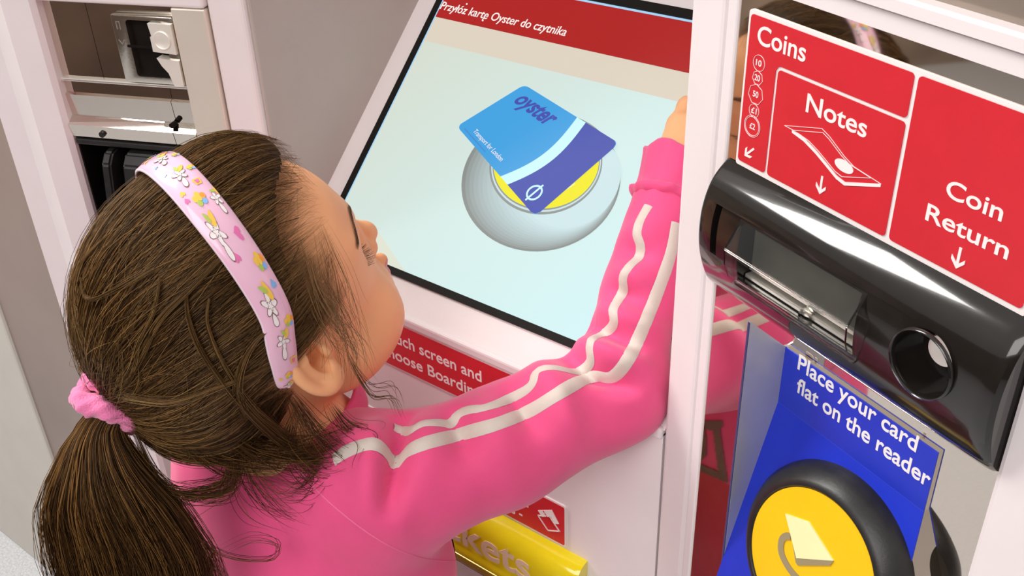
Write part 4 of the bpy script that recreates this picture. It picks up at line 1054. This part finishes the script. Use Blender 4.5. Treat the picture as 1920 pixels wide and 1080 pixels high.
# under-cap
nu, nv = 360, 240
th = np.linspace(0, 2 * pi, nu, endpoint=False); ph = np.linspace(.02, pi - .02, nv)
D = np.array([(sin(b_) * cos(a), sin(b_) * sin(a), cos(b_)) for b_ in ph for a in th])
Pc = HC + D * (rcap(D) * .966)[:, None]
idx = np.array([(i * nu + j, (i + 1) * nu + j, (i + 1) * nu + (j + 1) % nu, i * nu + (j + 1) % nu) for i in range(nv - 1) for j in range(nu)])
ok = inhair(Pc + np.array([0, .017, -.011])) & inhair(Pc); idx = idx[ok[idx].all(1)]
us = np.zeros(len(Pc), bool); us[idx.ravel()] = True; mp = np.cumsum(us) - 1
hair = npmesh('hair', HO + Pc[us] @ HR, mp[idx], m_cap, girl, label='brown hair pulled back from the face')
TIE = Lc(at(238, 730, .670))
def strands(roots, K=18, lift=(0, .004), endspread=.010, jit=.004, seed=1, over=1.0):
    r_ = np.random.default_rng(seed); N = len(roots)
    d0 = roots - HC; d0 /= np.linalg.norm(d0, axis=1, keepdims=True)
    t1 = TIE + r_.normal(size=(N, 3)) * endspread * .5
    # keep neighbours neighbours at the tie
    d1 = t1 - HC; L1 = np.linalg.norm(d1, axis=1); d1 /= L1[:, None]
    om = np.arccos(np.clip((d0 * d1).sum(1), -1, .9999)); t = np.linspace(0, 1, K)
    so = np.sin(om)[:, None]
    A = np.sin((1 - t)[None] * om[:, None]) / so; Bq = np.sin(t[None] * om[:, None]) / so
    d = A[..., None] * d0[:, None] + Bq[..., None] * d1[:, None]
    # side sway, coherent between neighbours
    ref = np.cross(d0, d1); ref /= np.linalg.norm(ref, axis=1, keepdims=True) + 1e-9
    sway = (np.sin(roots @ np.array([55, 30, 70.])) * .5 + np.sin(roots @ np.array([-120, 160, 90.])) * .35 + r_.normal(size=N) * .55) * jit / .09
    d = d + ref[:, None] * (sway[:, None] * np.sin(pi * t)[None])[..., None]
    sag = np.clip(.035 - roots[:, 2], 0, .08) * 1.4 * np.clip((-.012 - roots[:, 1]) / .02, 0, 1)
    dn_ = HR @ np.array([0, 0, -1.0])
    d = d + dn_[None, None] * (sag[:, None] * np.sin(pi * t)[None] * 2.0)[..., None]
    d /= np.linalg.norm(d, axis=2, keepdims=True)
    R = rcap(d.reshape(-1, 3)).reshape(N, K)
    clump = np.sin(roots @ np.array([210, 130, 260.])) * .0009 + np.sin(roots @ np.array([-330, 250, 170.])) * .0006
    lf = r_.uniform(lift[0], lift[1], N) + clump
    rootr = np.linalg.norm(roots - HC, axis=1)
    R = R * .985 + lf[:, None] * np.sin(np.clip(t * 1.25 + .12, 0, 1) * pi * .5)[None]
    bl = np.clip((t - .72) / .28, 0, 1)[None] ** 1.6
    R = R * (1 - bl) + L1[:, None] * bl
    bl0 = np.clip(1 - t / .10, 0, 1)[None]
    R = R * (1 - bl0) + np.minimum(R, rootr[:, None] - .001) * bl0
    P = HC + d * R[..., None]
    return P
def sample(N, seed):
    r_ = np.random.default_rng(seed); out = []
    while sum(map(len, out)) < N:
        d = r_.normal(size=(N * 2, 3)); d /= np.linalg.norm(d, axis=1, keepdims=True); p = HC + d * rcap(d)[:, None] * .985
        k = inhair(p, .0) & (np.linalg.norm(p - TIE, axis=1) > .022); out.append(p[k])
    return np.concatenate(out)[:N]
roots = sample(19000, 2); nr = ~inhair(roots + np.array([0, .012, -.008])) & (roots[:, 2] > .03); roots = roots[~nr | (rs.uniform(size=len(roots)) < .62)]
# extra roots hugging the hairline, seated on the skin
fr_ = sample(60000, 3); fr_ = fr_[~inhair(fr_ + np.array([0, .012, -.007])) & (fr_[:, 2] > 0) & (fr_[:, 1] > 0)][:9500]
fr_ = fr_ + np.array([0, .034, -.008]) * (lambda q: np.sign(q) * np.abs(q) ** 1.9)(rs.uniform(-.7, 1, (len(fr_), 1)))
for i in range(len(fr_)):
    q, n_, _, _ = skinb.find_nearest(Vector(fr_[i])); fr_[i] = np.array(q) + np.array(n_) * .0004
def toW(P): s_ = P.shape; return (HO + P.reshape(-1, 3) @ HR).reshape(s_)
Pm = strands(roots, 16, (0, .0042), .011, .009, 5)
V, Fq = tubes(toW(Pm), rs.uniform(.00017, .00032, len(Pm))[:, None], 3, 'both'); npmesh('pulled_back_strands', V, Fq, m_hair, hair)
Px = strands(sample(900, 31), 18, (.002, .0075), .014, .026, 9)
V, Fq = tubes(toW(Px), rs.uniform(.00016, .00030, len(Px))[:, None], 3, True); npmesh('stray_strands', V, Fq, hairmat('stray_brown', (.035, .016, .005), (.13, .066, .022), (.33, .19, .070)), hair)
Pf = strands(fr_, 18, (0, .003), .011, .008, 6)
V, Fq = tubes(toW(Pf), rs.uniform(.00009, .00016, len(Pf))[:, None], 3, 'both'); npmesh('hairline_strands', V, Fq, hairmat('fine_front_hair', (.10, .050, .020), (.22, .120, .048), (.40, .24, .10)), hair)
# ponytail
cp = [(240, 726, .670), (214, 764, .664), (186, 810, .662), (188, 870, .664), (210, 950, .673), (245, 1040, .685), (266, 1130, .697), (280, 1230, .710)]
cpw = np.array([at(*c) for c in cp]); rad = np.array([.0140, .0140, .0150, .0260, .0420, .0500, .0510, .0400])
def spline(P, n):
    P = np.asarray(P, float); s = np.linspace(0, len(P) - 1, n); out = []
    for q in s:
        i = min(int(q), len(P) - 2); u = q - i; p0, p1, p2, p3 = P[max(i - 1, 0)], P[i], P[i + 1], P[min(i + 2, len(P) - 1)]
        out.append(.5 * ((2 * p1) + (-p0 + p2) * u + (2 * p0 - 5 * p1 + 4 * p2 - p3) * u ** 2 + (-p0 + 3 * p1 - 3 * p2 + p3) * u ** 3))
    return np.array(out)
K = 26; ctr = spline(cpw, K); rr = np.interp(np.linspace(0, 7, K), np.arange(8), rad)
sd = CM[0]; fwd_ = CM[2]
def pony(N, seed, spread=1.0, wav=.004):
    r_ = np.random.default_rng(seed); a = r_.uniform(0, 2 * pi, N); q = np.sqrt(r_.uniform(0, 1, N)) * spread
    u = q * np.cos(a); v = q * np.sin(a)
    cl = r_.integers(0, 40, N); ca = r_.uniform(-1, 1, (40, 2)) * .22
    t = np.linspace(0, 1, K)
    u2 = u[:, None] + ca[cl, 0][:, None] * t + np.sin(t[None] * (7 + 4 * np.sin(cl * 3.1)[:, None]) + cl[:, None]) * .10 * t + np.sin(t[None] * 15 + a[:, None] * 2) * .03 * t
    v2 = v[:, None] + ca[cl, 1][:, None] * t
    P = ctr[None] + sd[None, None] * (u2 * rr[None])[..., None] + fwd_[None, None] * (v2 * rr[None] * np.interp(t, [0, .2, 1], [1, .75, .50])[None])[..., None]
    P = P + (r_.normal(size=(N, 1, 3)) * wav * (t[None, :, None] ** 1.5))
    return P
pc = pony(60, 1, .55, .001)
tail = npmesh('ponytail', *tubes(pony(7000, 11), rs.uniform(.00018, .00034, 7000)[:, None], 3, True), m_hair, girl, label='long ponytail hanging down her back')
# solid heart of the tail so that no light shows through
n = 20; V = []
for i in range(K):
    for j in range(n):
        a = 2 * pi * j / n; V.append(ctr[i] + sd * cos(a) * rr[i] * .68 + fwd_ * sin(a) * rr[i] * .30)
F = np.array([(i * n + j, i * n + (j + 1) % n, (i + 1) * n + (j + 1) % n, (i + 1) * n + j) for i in range(K - 1) for j in range(n)])
npmesh('ponytail_core', np.array(V), F, m_cap, tail)
# loose locks: pixel way-points on the side of the head and the nape
def lock(wp, N, spread, seed, r=(.00018, .00034), K=20, name='loose_lock', fan=1.0):
    r_ = np.random.default_rng(seed); c = spline([at(*w) for w in wp], K); t = np.linspace(0, 1, K)
    o = r_.normal(size=(N, 1, 3)) * spread * (.35 + fan * t[None, :, None])
    w = np.sin(t[None, :, None] * r_.uniform(3, 9, (N, 1, 1)) + r_.uniform(0, 6, (N, 1, 1))) * r_.normal(size=(N, 1, 3)) * spread * .6 * t[None, :, None]
    return c[None] + o + w, r_.uniform(*r, N)[:, None]
locks = [
    ([(585, 480, .640), (600, 540, .644), (630, 590, .652), (655, 640, .664), (660, 690, .675)], 40, .0068, 1),
    ([(560, 450, .632), (590, 560, .640), (625, 620, .652), (650, 650, .668), (655, 700, .680)], 36, .0070, 2),
    ([(600, 430, .650), (622, 500, .652), (636, 570, .658), (652, 630, .668)], 40, .0064, 3),
    ([(650, 660, .668), (672, 700, .690), (700, 735, .705), (735, 735, .712), (752, 770, .715)], 14, .0035, 4),
    ([(545, 740, .664), (570, 780, .676), (600, 820, .690), (640, 850, .705)], 60, .0050, 5),
    ([(400, 560, .620), (360, 640, .622), (400, 720, .640), (470, 780, .665), (540, 830, .690), (600, 850, .700)], 46, .0020, 6),
    ([(420, 520, .612), (380, 610, .620), (420, 700, .640), (490, 770, .668), (560, 850, .700)], 30, .0016, 7),
    ([(430, 780, .668), (440, 850, .690), (430, 900, .690), (380, 920, .685), (330, 930, .680)], 60, .0040, 8),
    ([(520, 800, .680), (560, 850, .700), (600, 880, .705), (570, 920, .700), (520, 915, .698)], 40, .0050, 9),
    ([(250, 800, .665), (300, 900, .668), (360, 925, .672), (430, 915, .680), (445, 860, .688)], 70, .0032, 10),
    ([(300, 950, .675), (370, 1010, .680), (430, 1045, .684), (505, 1050, .690), (520, 1022, .692), (470, 1012, .690), (410, 1040, .690)], 8, .0020, 11),
    ([(480, 780, .672), (450, 840, .690), (460, 890, .695), (500, 940, .700), (540, 960, .702)], 40, .0070, 12),
    ([(620, 760, .690), (650, 800, .705), (690, 820, .700), (680, 850, .700)], 36, .0050, 13),
    ([(560, 760, .680), (540, 830, .695), (590, 890, .700), (640, 880, .705)], 40, .0060, 14),
    ([(330, 790, .665), (380, 840, .676), (440, 860, .688), (520, 860, .700)], 120, .0060, 15),
    ([(420, 800, .668), (480, 840, .684), (560, 850, .698), (640, 830, .705)], 120, .0060, 16),
]
def hsurf(x, y, lift=.003):
    d = at(x, y, 1.0) - CAM; ts = np.linspace(.52, .85, 400); Q = (CAM + d[None] * ts[:, None] - HO) @ HR.T - HC
    L = np.linalg.norm(Q, axis=1); inn = L < rcap(Q / L[:, None]) + lift
    return ts[np.argmax(inn)] if inn.any() else .68
def onhair(px, lift=.0045): return [(x, y, hsurf(x, y, lift)) for x, y in px]
top_locks = [
    (onhair([(350, 545), (352, 590), (372, 650), (415, 715), (465, 775)]) + [(530, 835, .690), (590, 865, .700)], 60, .0011, 61),
    (onhair([(392, 560), (388, 605), (408, 660), (440, 715), (480, 770)]) + [(540, 820, .690)], 46, .0010, 62),
    (onhair([(520, 610), (480, 640), (452, 690), (446, 740), (462, 780)]), 40, .0012, 63),
    (onhair([(300, 520), (290, 580), (262, 640), (250, 690), (228, 726)]), 40, .0011, 64),
    (onhair([(430, 470), (360, 540), (300, 600), (262, 670), (232, 722)]), 36, .0012, 65),
    (onhair([(150, 520), (165, 560), (220, 540), (290, 500)]), 30, .0010, 66),
    (onhair([(500, 690), (420, 720), (330, 750), (262, 744), (232, 736)]), 60, .0016, 67),
    (onhair([(200, 440), (150, 500), (140, 580), (165, 660)]), 30, .0012, 68),
]
TP = [lock(*l) for l in top_locks]
npmesh('top_locks', *tubes(np.concatenate([p for p, r in TP]), np.concatenate([r for p, r in TP]) * .75, 3, 'both'), bpy.data.materials['stray_brown'], hair, label='loose lighter locks lying over the smooth hair')
Ps, Rs = [], []
for wp, N, sp, sdn in locks:
    P, r = lock(wp, N, sp, sdn); Ps.append(P); Rs.append(r)
npmesh('temple_locks', *tubes(np.concatenate(Ps[:3]), np.concatenate(Rs[:3]) * .50, 3, 'both'), bpy.data.materials['fine_front_hair'], hair)
npmesh('loose_locks', *tubes(np.concatenate(Ps[3:]), np.concatenate(Rs[3:]) * .72, 3, 'both'), m_hair, hair, label='loose locks at the temple and nape')
# flyaway hairs
r_ = np.random.default_rng(21); P0 = []
rt = sample(420, 22); dd = rt - HC; dd /= np.linalg.norm(dd, axis=1, keepdims=True)
for i in range(420):
    out = dd[i]; tan = np.cross(out, r_.normal(size=3)); tan /= np.linalg.norm(tan); back = TIE - rt[i]; back /= np.linalg.norm(back)
    L = r_.uniform(.02, .055); t = np.linspace(0, 1, 10)[:, None]
    P0.append(rt[i] + back * L * t + tan * L * .5 * t * t + out * (L * r_.uniform(.15, .5) * np.sin(t * pi * .7)))
npmesh('flyaway_hairs', *tubes(toW(np.array(P0)), .00012, 3, True), hairmat('flyaway_brown', (.05, .025, .01), (.14, .08, .035), (.30, .19, .09)), hair)
# hair tie
m_tie = mat('pink_towelling', (.84, .20, .42), .85, 0, .06, 90, .5, 700, sheen=.4)
t0 = at(234, 732, .668); t1 = at(204, 772, .662); axd = (t1 - t0); axd /= np.linalg.norm(axd); X = np.cross(axd, [.2, .5, .8]); X /= np.linalg.norm(X); Y = np.cross(axd, X)
tieV, tieF = [], []
mid = at(218, 743, .6645)
for li, (off, tx, ty_, R0, rt_) in enumerate(((-.0095, .10, .05, .0162, .0074), (.0005, -.08, .10, .0176, .0078), (.0100, .05, -.10, .0168, .0072))):
    n, k = 96, 18
    for i in range(n):
        a = 2 * pi * i / n
        c = mid + axd * (off + .0022 * sin(a * 2 + li * 2)) + (X * cos(a) + Y * sin(a)) * R0 + axd * (R0 * (tx * cos(a) + ty_ * sin(a)))
        rad_ = X * cos(a) + Y * sin(a)
        for j in range(k):
            q = 2 * pi * j / k; pr = rt_ * (1 + .14 * sin(a * 7 + q * 2 + li) + .08 * sin(a * 15 - q * 3 + li * 2))
            tieV.append(c + rad_ * pr * cos(q) + axd * pr * sin(q))
    b0 = li * n * k
    for i in range(n):
        for j in range(k): tieF.append((b0 + i * k + j, b0 + ((i + 1) % n) * k + j, b0 + ((i + 1) % n) * k + (j + 1) % k, b0 + i * k + (j + 1) % k))
npmesh('hair_tie', np.array(tieV), np.array(tieF), m_tie, girl, label='pink towelling hair tie around the ponytail')

# ---------------------------------------------------------------- headband
m_band = mat('pink_headband', (.84, .50, .66), .22, 0, .015, 60, coat=.5); m_bedge = mat('pale_pink_edge', (.90, .70, .80), .3, 0, .01, 60)
half = [(.0795, -.0225, .0120), (.0815, -.0195, .0220), (.0822, -.0100, .0480), (.0795, -.0020, .0660), (.0660, .0040, .0990), (.0400, .0075, .1260), (.0180, .0090, .1360), (0, .0095, .1392)]
path = half + [(-x, y, z) for x, y, z in half[-2::-1]]
BP = spline(path, 121)
# sit it on the hair
dB = BP - HC; lB = np.linalg.norm(dB, axis=1); dB /= lB[:, None]; rB = rcap(dB) + .0050
BP = HC + dB * np.maximum(rB, 0)[:, None]
for _ in range(6): BP[1:-1] = BP[1:-1] * .5 + (BP[:-2] + BP[2:]) * .25
BT = np.gradient(BP, axis=0); BT /= np.linalg.norm(BT, axis=1, keepdims=True)
BNn = BP - np.array([0, -.008, .042]); BNn /= np.array([.0785, .1035, .0945]) ** 2; BNn /= np.linalg.norm(BNn, axis=1, keepdims=True)
BNn -= BT * (BNn * BT).sum(1, keepdims=True); BNn /= np.linalg.norm(BNn, axis=1, keepdims=True)
BW = np.cross(BT, BNn)
if BW[60][1] < 0: BW = -BW
ll = np.abs(np.linspace(-1, 1, 121)); hw = np.interp(ll, [0, .3, .75, .96, .985, 1.0], [.0120, .0118, .0098, .0070, .0062, .0035])
def bpt(i, s, h): return BP[i] + BW[i] * hw[i] * s - BNn[i] * (.0016 * s * s) + BNn[i] * h
V, F = [], []
sec = [(-1, 0), (-.93, .0010), (-.5, .0013), (0, .0014), (.5, .0013), (.93, .0010), (1, 0), (.93, -.0010), (0, -.0006), (-.93, -.0010)]
for i in range(121):
    for s, h in sec: V.append(HO + bpt(i, s, h) @ HR)
k = len(sec)
F = [(i * k + j, i * k + (j + 1) % k, (i + 1) * k + (j + 1) % k, (i + 1) * k + j) for i in range(120) for j in range(k)]
F = np.array(F); band = npmesh('headband', np.array(V), F, [m_band, m_bedge], girl, label='shiny pink headband printed with hearts and flowers')
mi = np.array([1 if (f % k) in (0, 5, 6, 9) else 0 for f in range(len(F))], np.int32); band.data.polygons.foreach_set('material_index', mi)
capF = None
def bsurf(u, s, h=.0016):
    """u along the band 0..120 (fractional), s across -1..1"""
    i = int(min(max(u, 0), 119.999)); f = u - i; j = min(i + 1, 120)
    hh = h - .0004 * abs(s) ** 2
    return HO + (bpt(i, s, hh) * (1 - f) + bpt(j, s, hh) * f) @ HR
seg = np.linalg.norm(BP[60] - BP[59])
def shape(kind, n=18):
    if kind == 'heart': return [(16 * sin(a) ** 3 / 17, (13 * cos(a) - 5 * cos(2 * a) - 2 * cos(3 * a) - cos(4 * a)) / 17) for a in np.linspace(0, 2 * pi, 22)[:-1]]
    if kind == 'flower': return [((.72 + .28 * cos(5 * a)) * cos(a), (.72 + .28 * cos(5 * a)) * sin(a)) for a in np.linspace(0, 2 * pi, 36)[:-1]]
    if kind == 'cake': return [(-.9, -.7), (.9, -.7), (.62, .7), (-.62, .7)]
    if kind == 'leaf': return [(sin(a) * .55 * abs(sin(a / 2)) ** .6, -cos(a)) for a in np.linspace(0, 2 * pi, 24)[:-1]]
    return [(cos(a), sin(a)) for a in np.linspace(0, 2 * pi, n)[:-1]]
PV, PF, PM = [], [], []
pm = [mat('print_' + n_, c, .3, 0, .02, 60) for n_, c in (('white', (.86, .80, .80)), ('yellow', (.86, .55, .08)), ('magenta', (.76, .17, .42)), ('blue', (.22, .45, .80)), ('green', (.42, .55, .10)), ('outline', (.22, .12, .12)), ('orange', (.85, .33, .05)))]
def decal(u, s, size, kind, c, rot=0., lay=0):
    pts = shape(kind); b0 = len(PV)
    i = int(min(max(u, 0), 120)); w = hw[i]
    ctr_ = bsurf(u, s, .0017 + lay * .00016); PV.append(ctr_)
    for x, y in pts:
        X_ = (x * cos(rot) - y * sin(rot)) * size; Y_ = (x * sin(rot) + y * cos(rot)) * size
        PV.append(bsurf(u + X_ / seg, float(np.clip(s + Y_ / w, -.95, .95)), .0017 + lay * .00016))
    for q in range(len(pts)): PF.append((b0, b0 + 1 + q, b0 + 1 + (q + 1) % len(pts))); PM.append(c)
r2 = np.random.default_rng(3)
def bouquet(u, s, sz=.0019):
    for a in range(5): decal(u + cos(a * 1.2566) * sz / seg, s + sin(a * 1.2566) * sz / .0095, sz * .72, 'dot', [1, 6, 3, 4, 1][a], 0, 1)
    decal(u, s, sz * .6, 'dot', 1, 0, 2)
def posy(u, s, sz, rot=0):   # white outlined blossom with leaf and yellow ribbon
    decal(u, s, sz * 1.12, 'flower', 5, rot, 0); decal(u, s, sz, 'flower', 0, rot, 1); decal(u, s, sz * .45, 'flower', 5, rot + .5, 2); decal(u, s, sz * .36, 'flower', 0, rot + .5, 3)
    decal(u + sz * 1.25 / seg * .8, s + .25, sz * .75, 'leaf', 1, rot + 1.2, 2); decal(u + sz * 1.5 / seg * .8, s + .05, sz * .5, 'leaf', 4, rot + .4, 3)
    decal(u - sz * 1.35 / seg, s - .05, sz * .82, 'leaf', 5, 1.5 + rot * .3, 0); decal(u - sz * 1.35 / seg, s - .05, sz * .70, 'leaf', 0, 1.5 + rot * .3, 1)
def cake(u, s, sz): decal(u, s, sz, 'cake', 1, pi / 2, 1); decal(u, s, sz * .55, 'cake', 2, pi / 2, 2)
# measured from the ear end (0) towards the crown (60), then mirrored over the other side
for sgn in (0, 1):
    U = (lambda u: u) if sgn == 0 else (lambda u: 120 - u)
    posy(U(3.5), -.05, .0034); bouquet(U(9), .05, .0016); decal(U(8.5), -.62, .0014, 'heart', 1, 1.5); cake(U(12.5), .55, .0024)
    posy(U(18), .05, .0044, .6); bouquet(U(23), .62); posy(U(27.5), -.12, .0046, .2); decal(U(30), .62, .0018, 'heart', 3, 1.5); bouquet(U(33.5), .62, .0018)
    decal(U(35.5), -.30, .0020, 'heart', 2, 1.5); posy(U(39.5), -.38, .0042, .9); decal(U(38), .50, .0024, 'heart', 2, .3); bouquet(U(45.5), .02, .0021); decal(U(46.5), -.55, .0017, 'heart', 2, 1.5); decal(U(48.5), -.50, .0018, 'heart', 1, 1.5)
    posy(U(44), .70, .0030, .1); cake(U(49.5), .50, .0028); posy(U(54), .05, .0046, 1.2); bouquet(U(55), .78, .0015); decal(U(57), -.5, .0014, 'heart', 3, 1)
prn = npmesh('printed_pattern', np.array(PV), np.array(PF), pm, band, smooth=False, label='hearts and flowers printed on the headband')
prn.data.polygons.foreach_set('material_index', np.array(PM, np.int32))

# keep every part's place while hanging the figure from its base on the floor
base = Vector((float(HI[0]), float(HI[1]), 0))
girl.data.transform(Matrix.Translation(-base)); girl.location = base
for c in girl.children: c.matrix_parent_inverse = Matrix.Translation(-base)
bpy.context.view_layer.update()
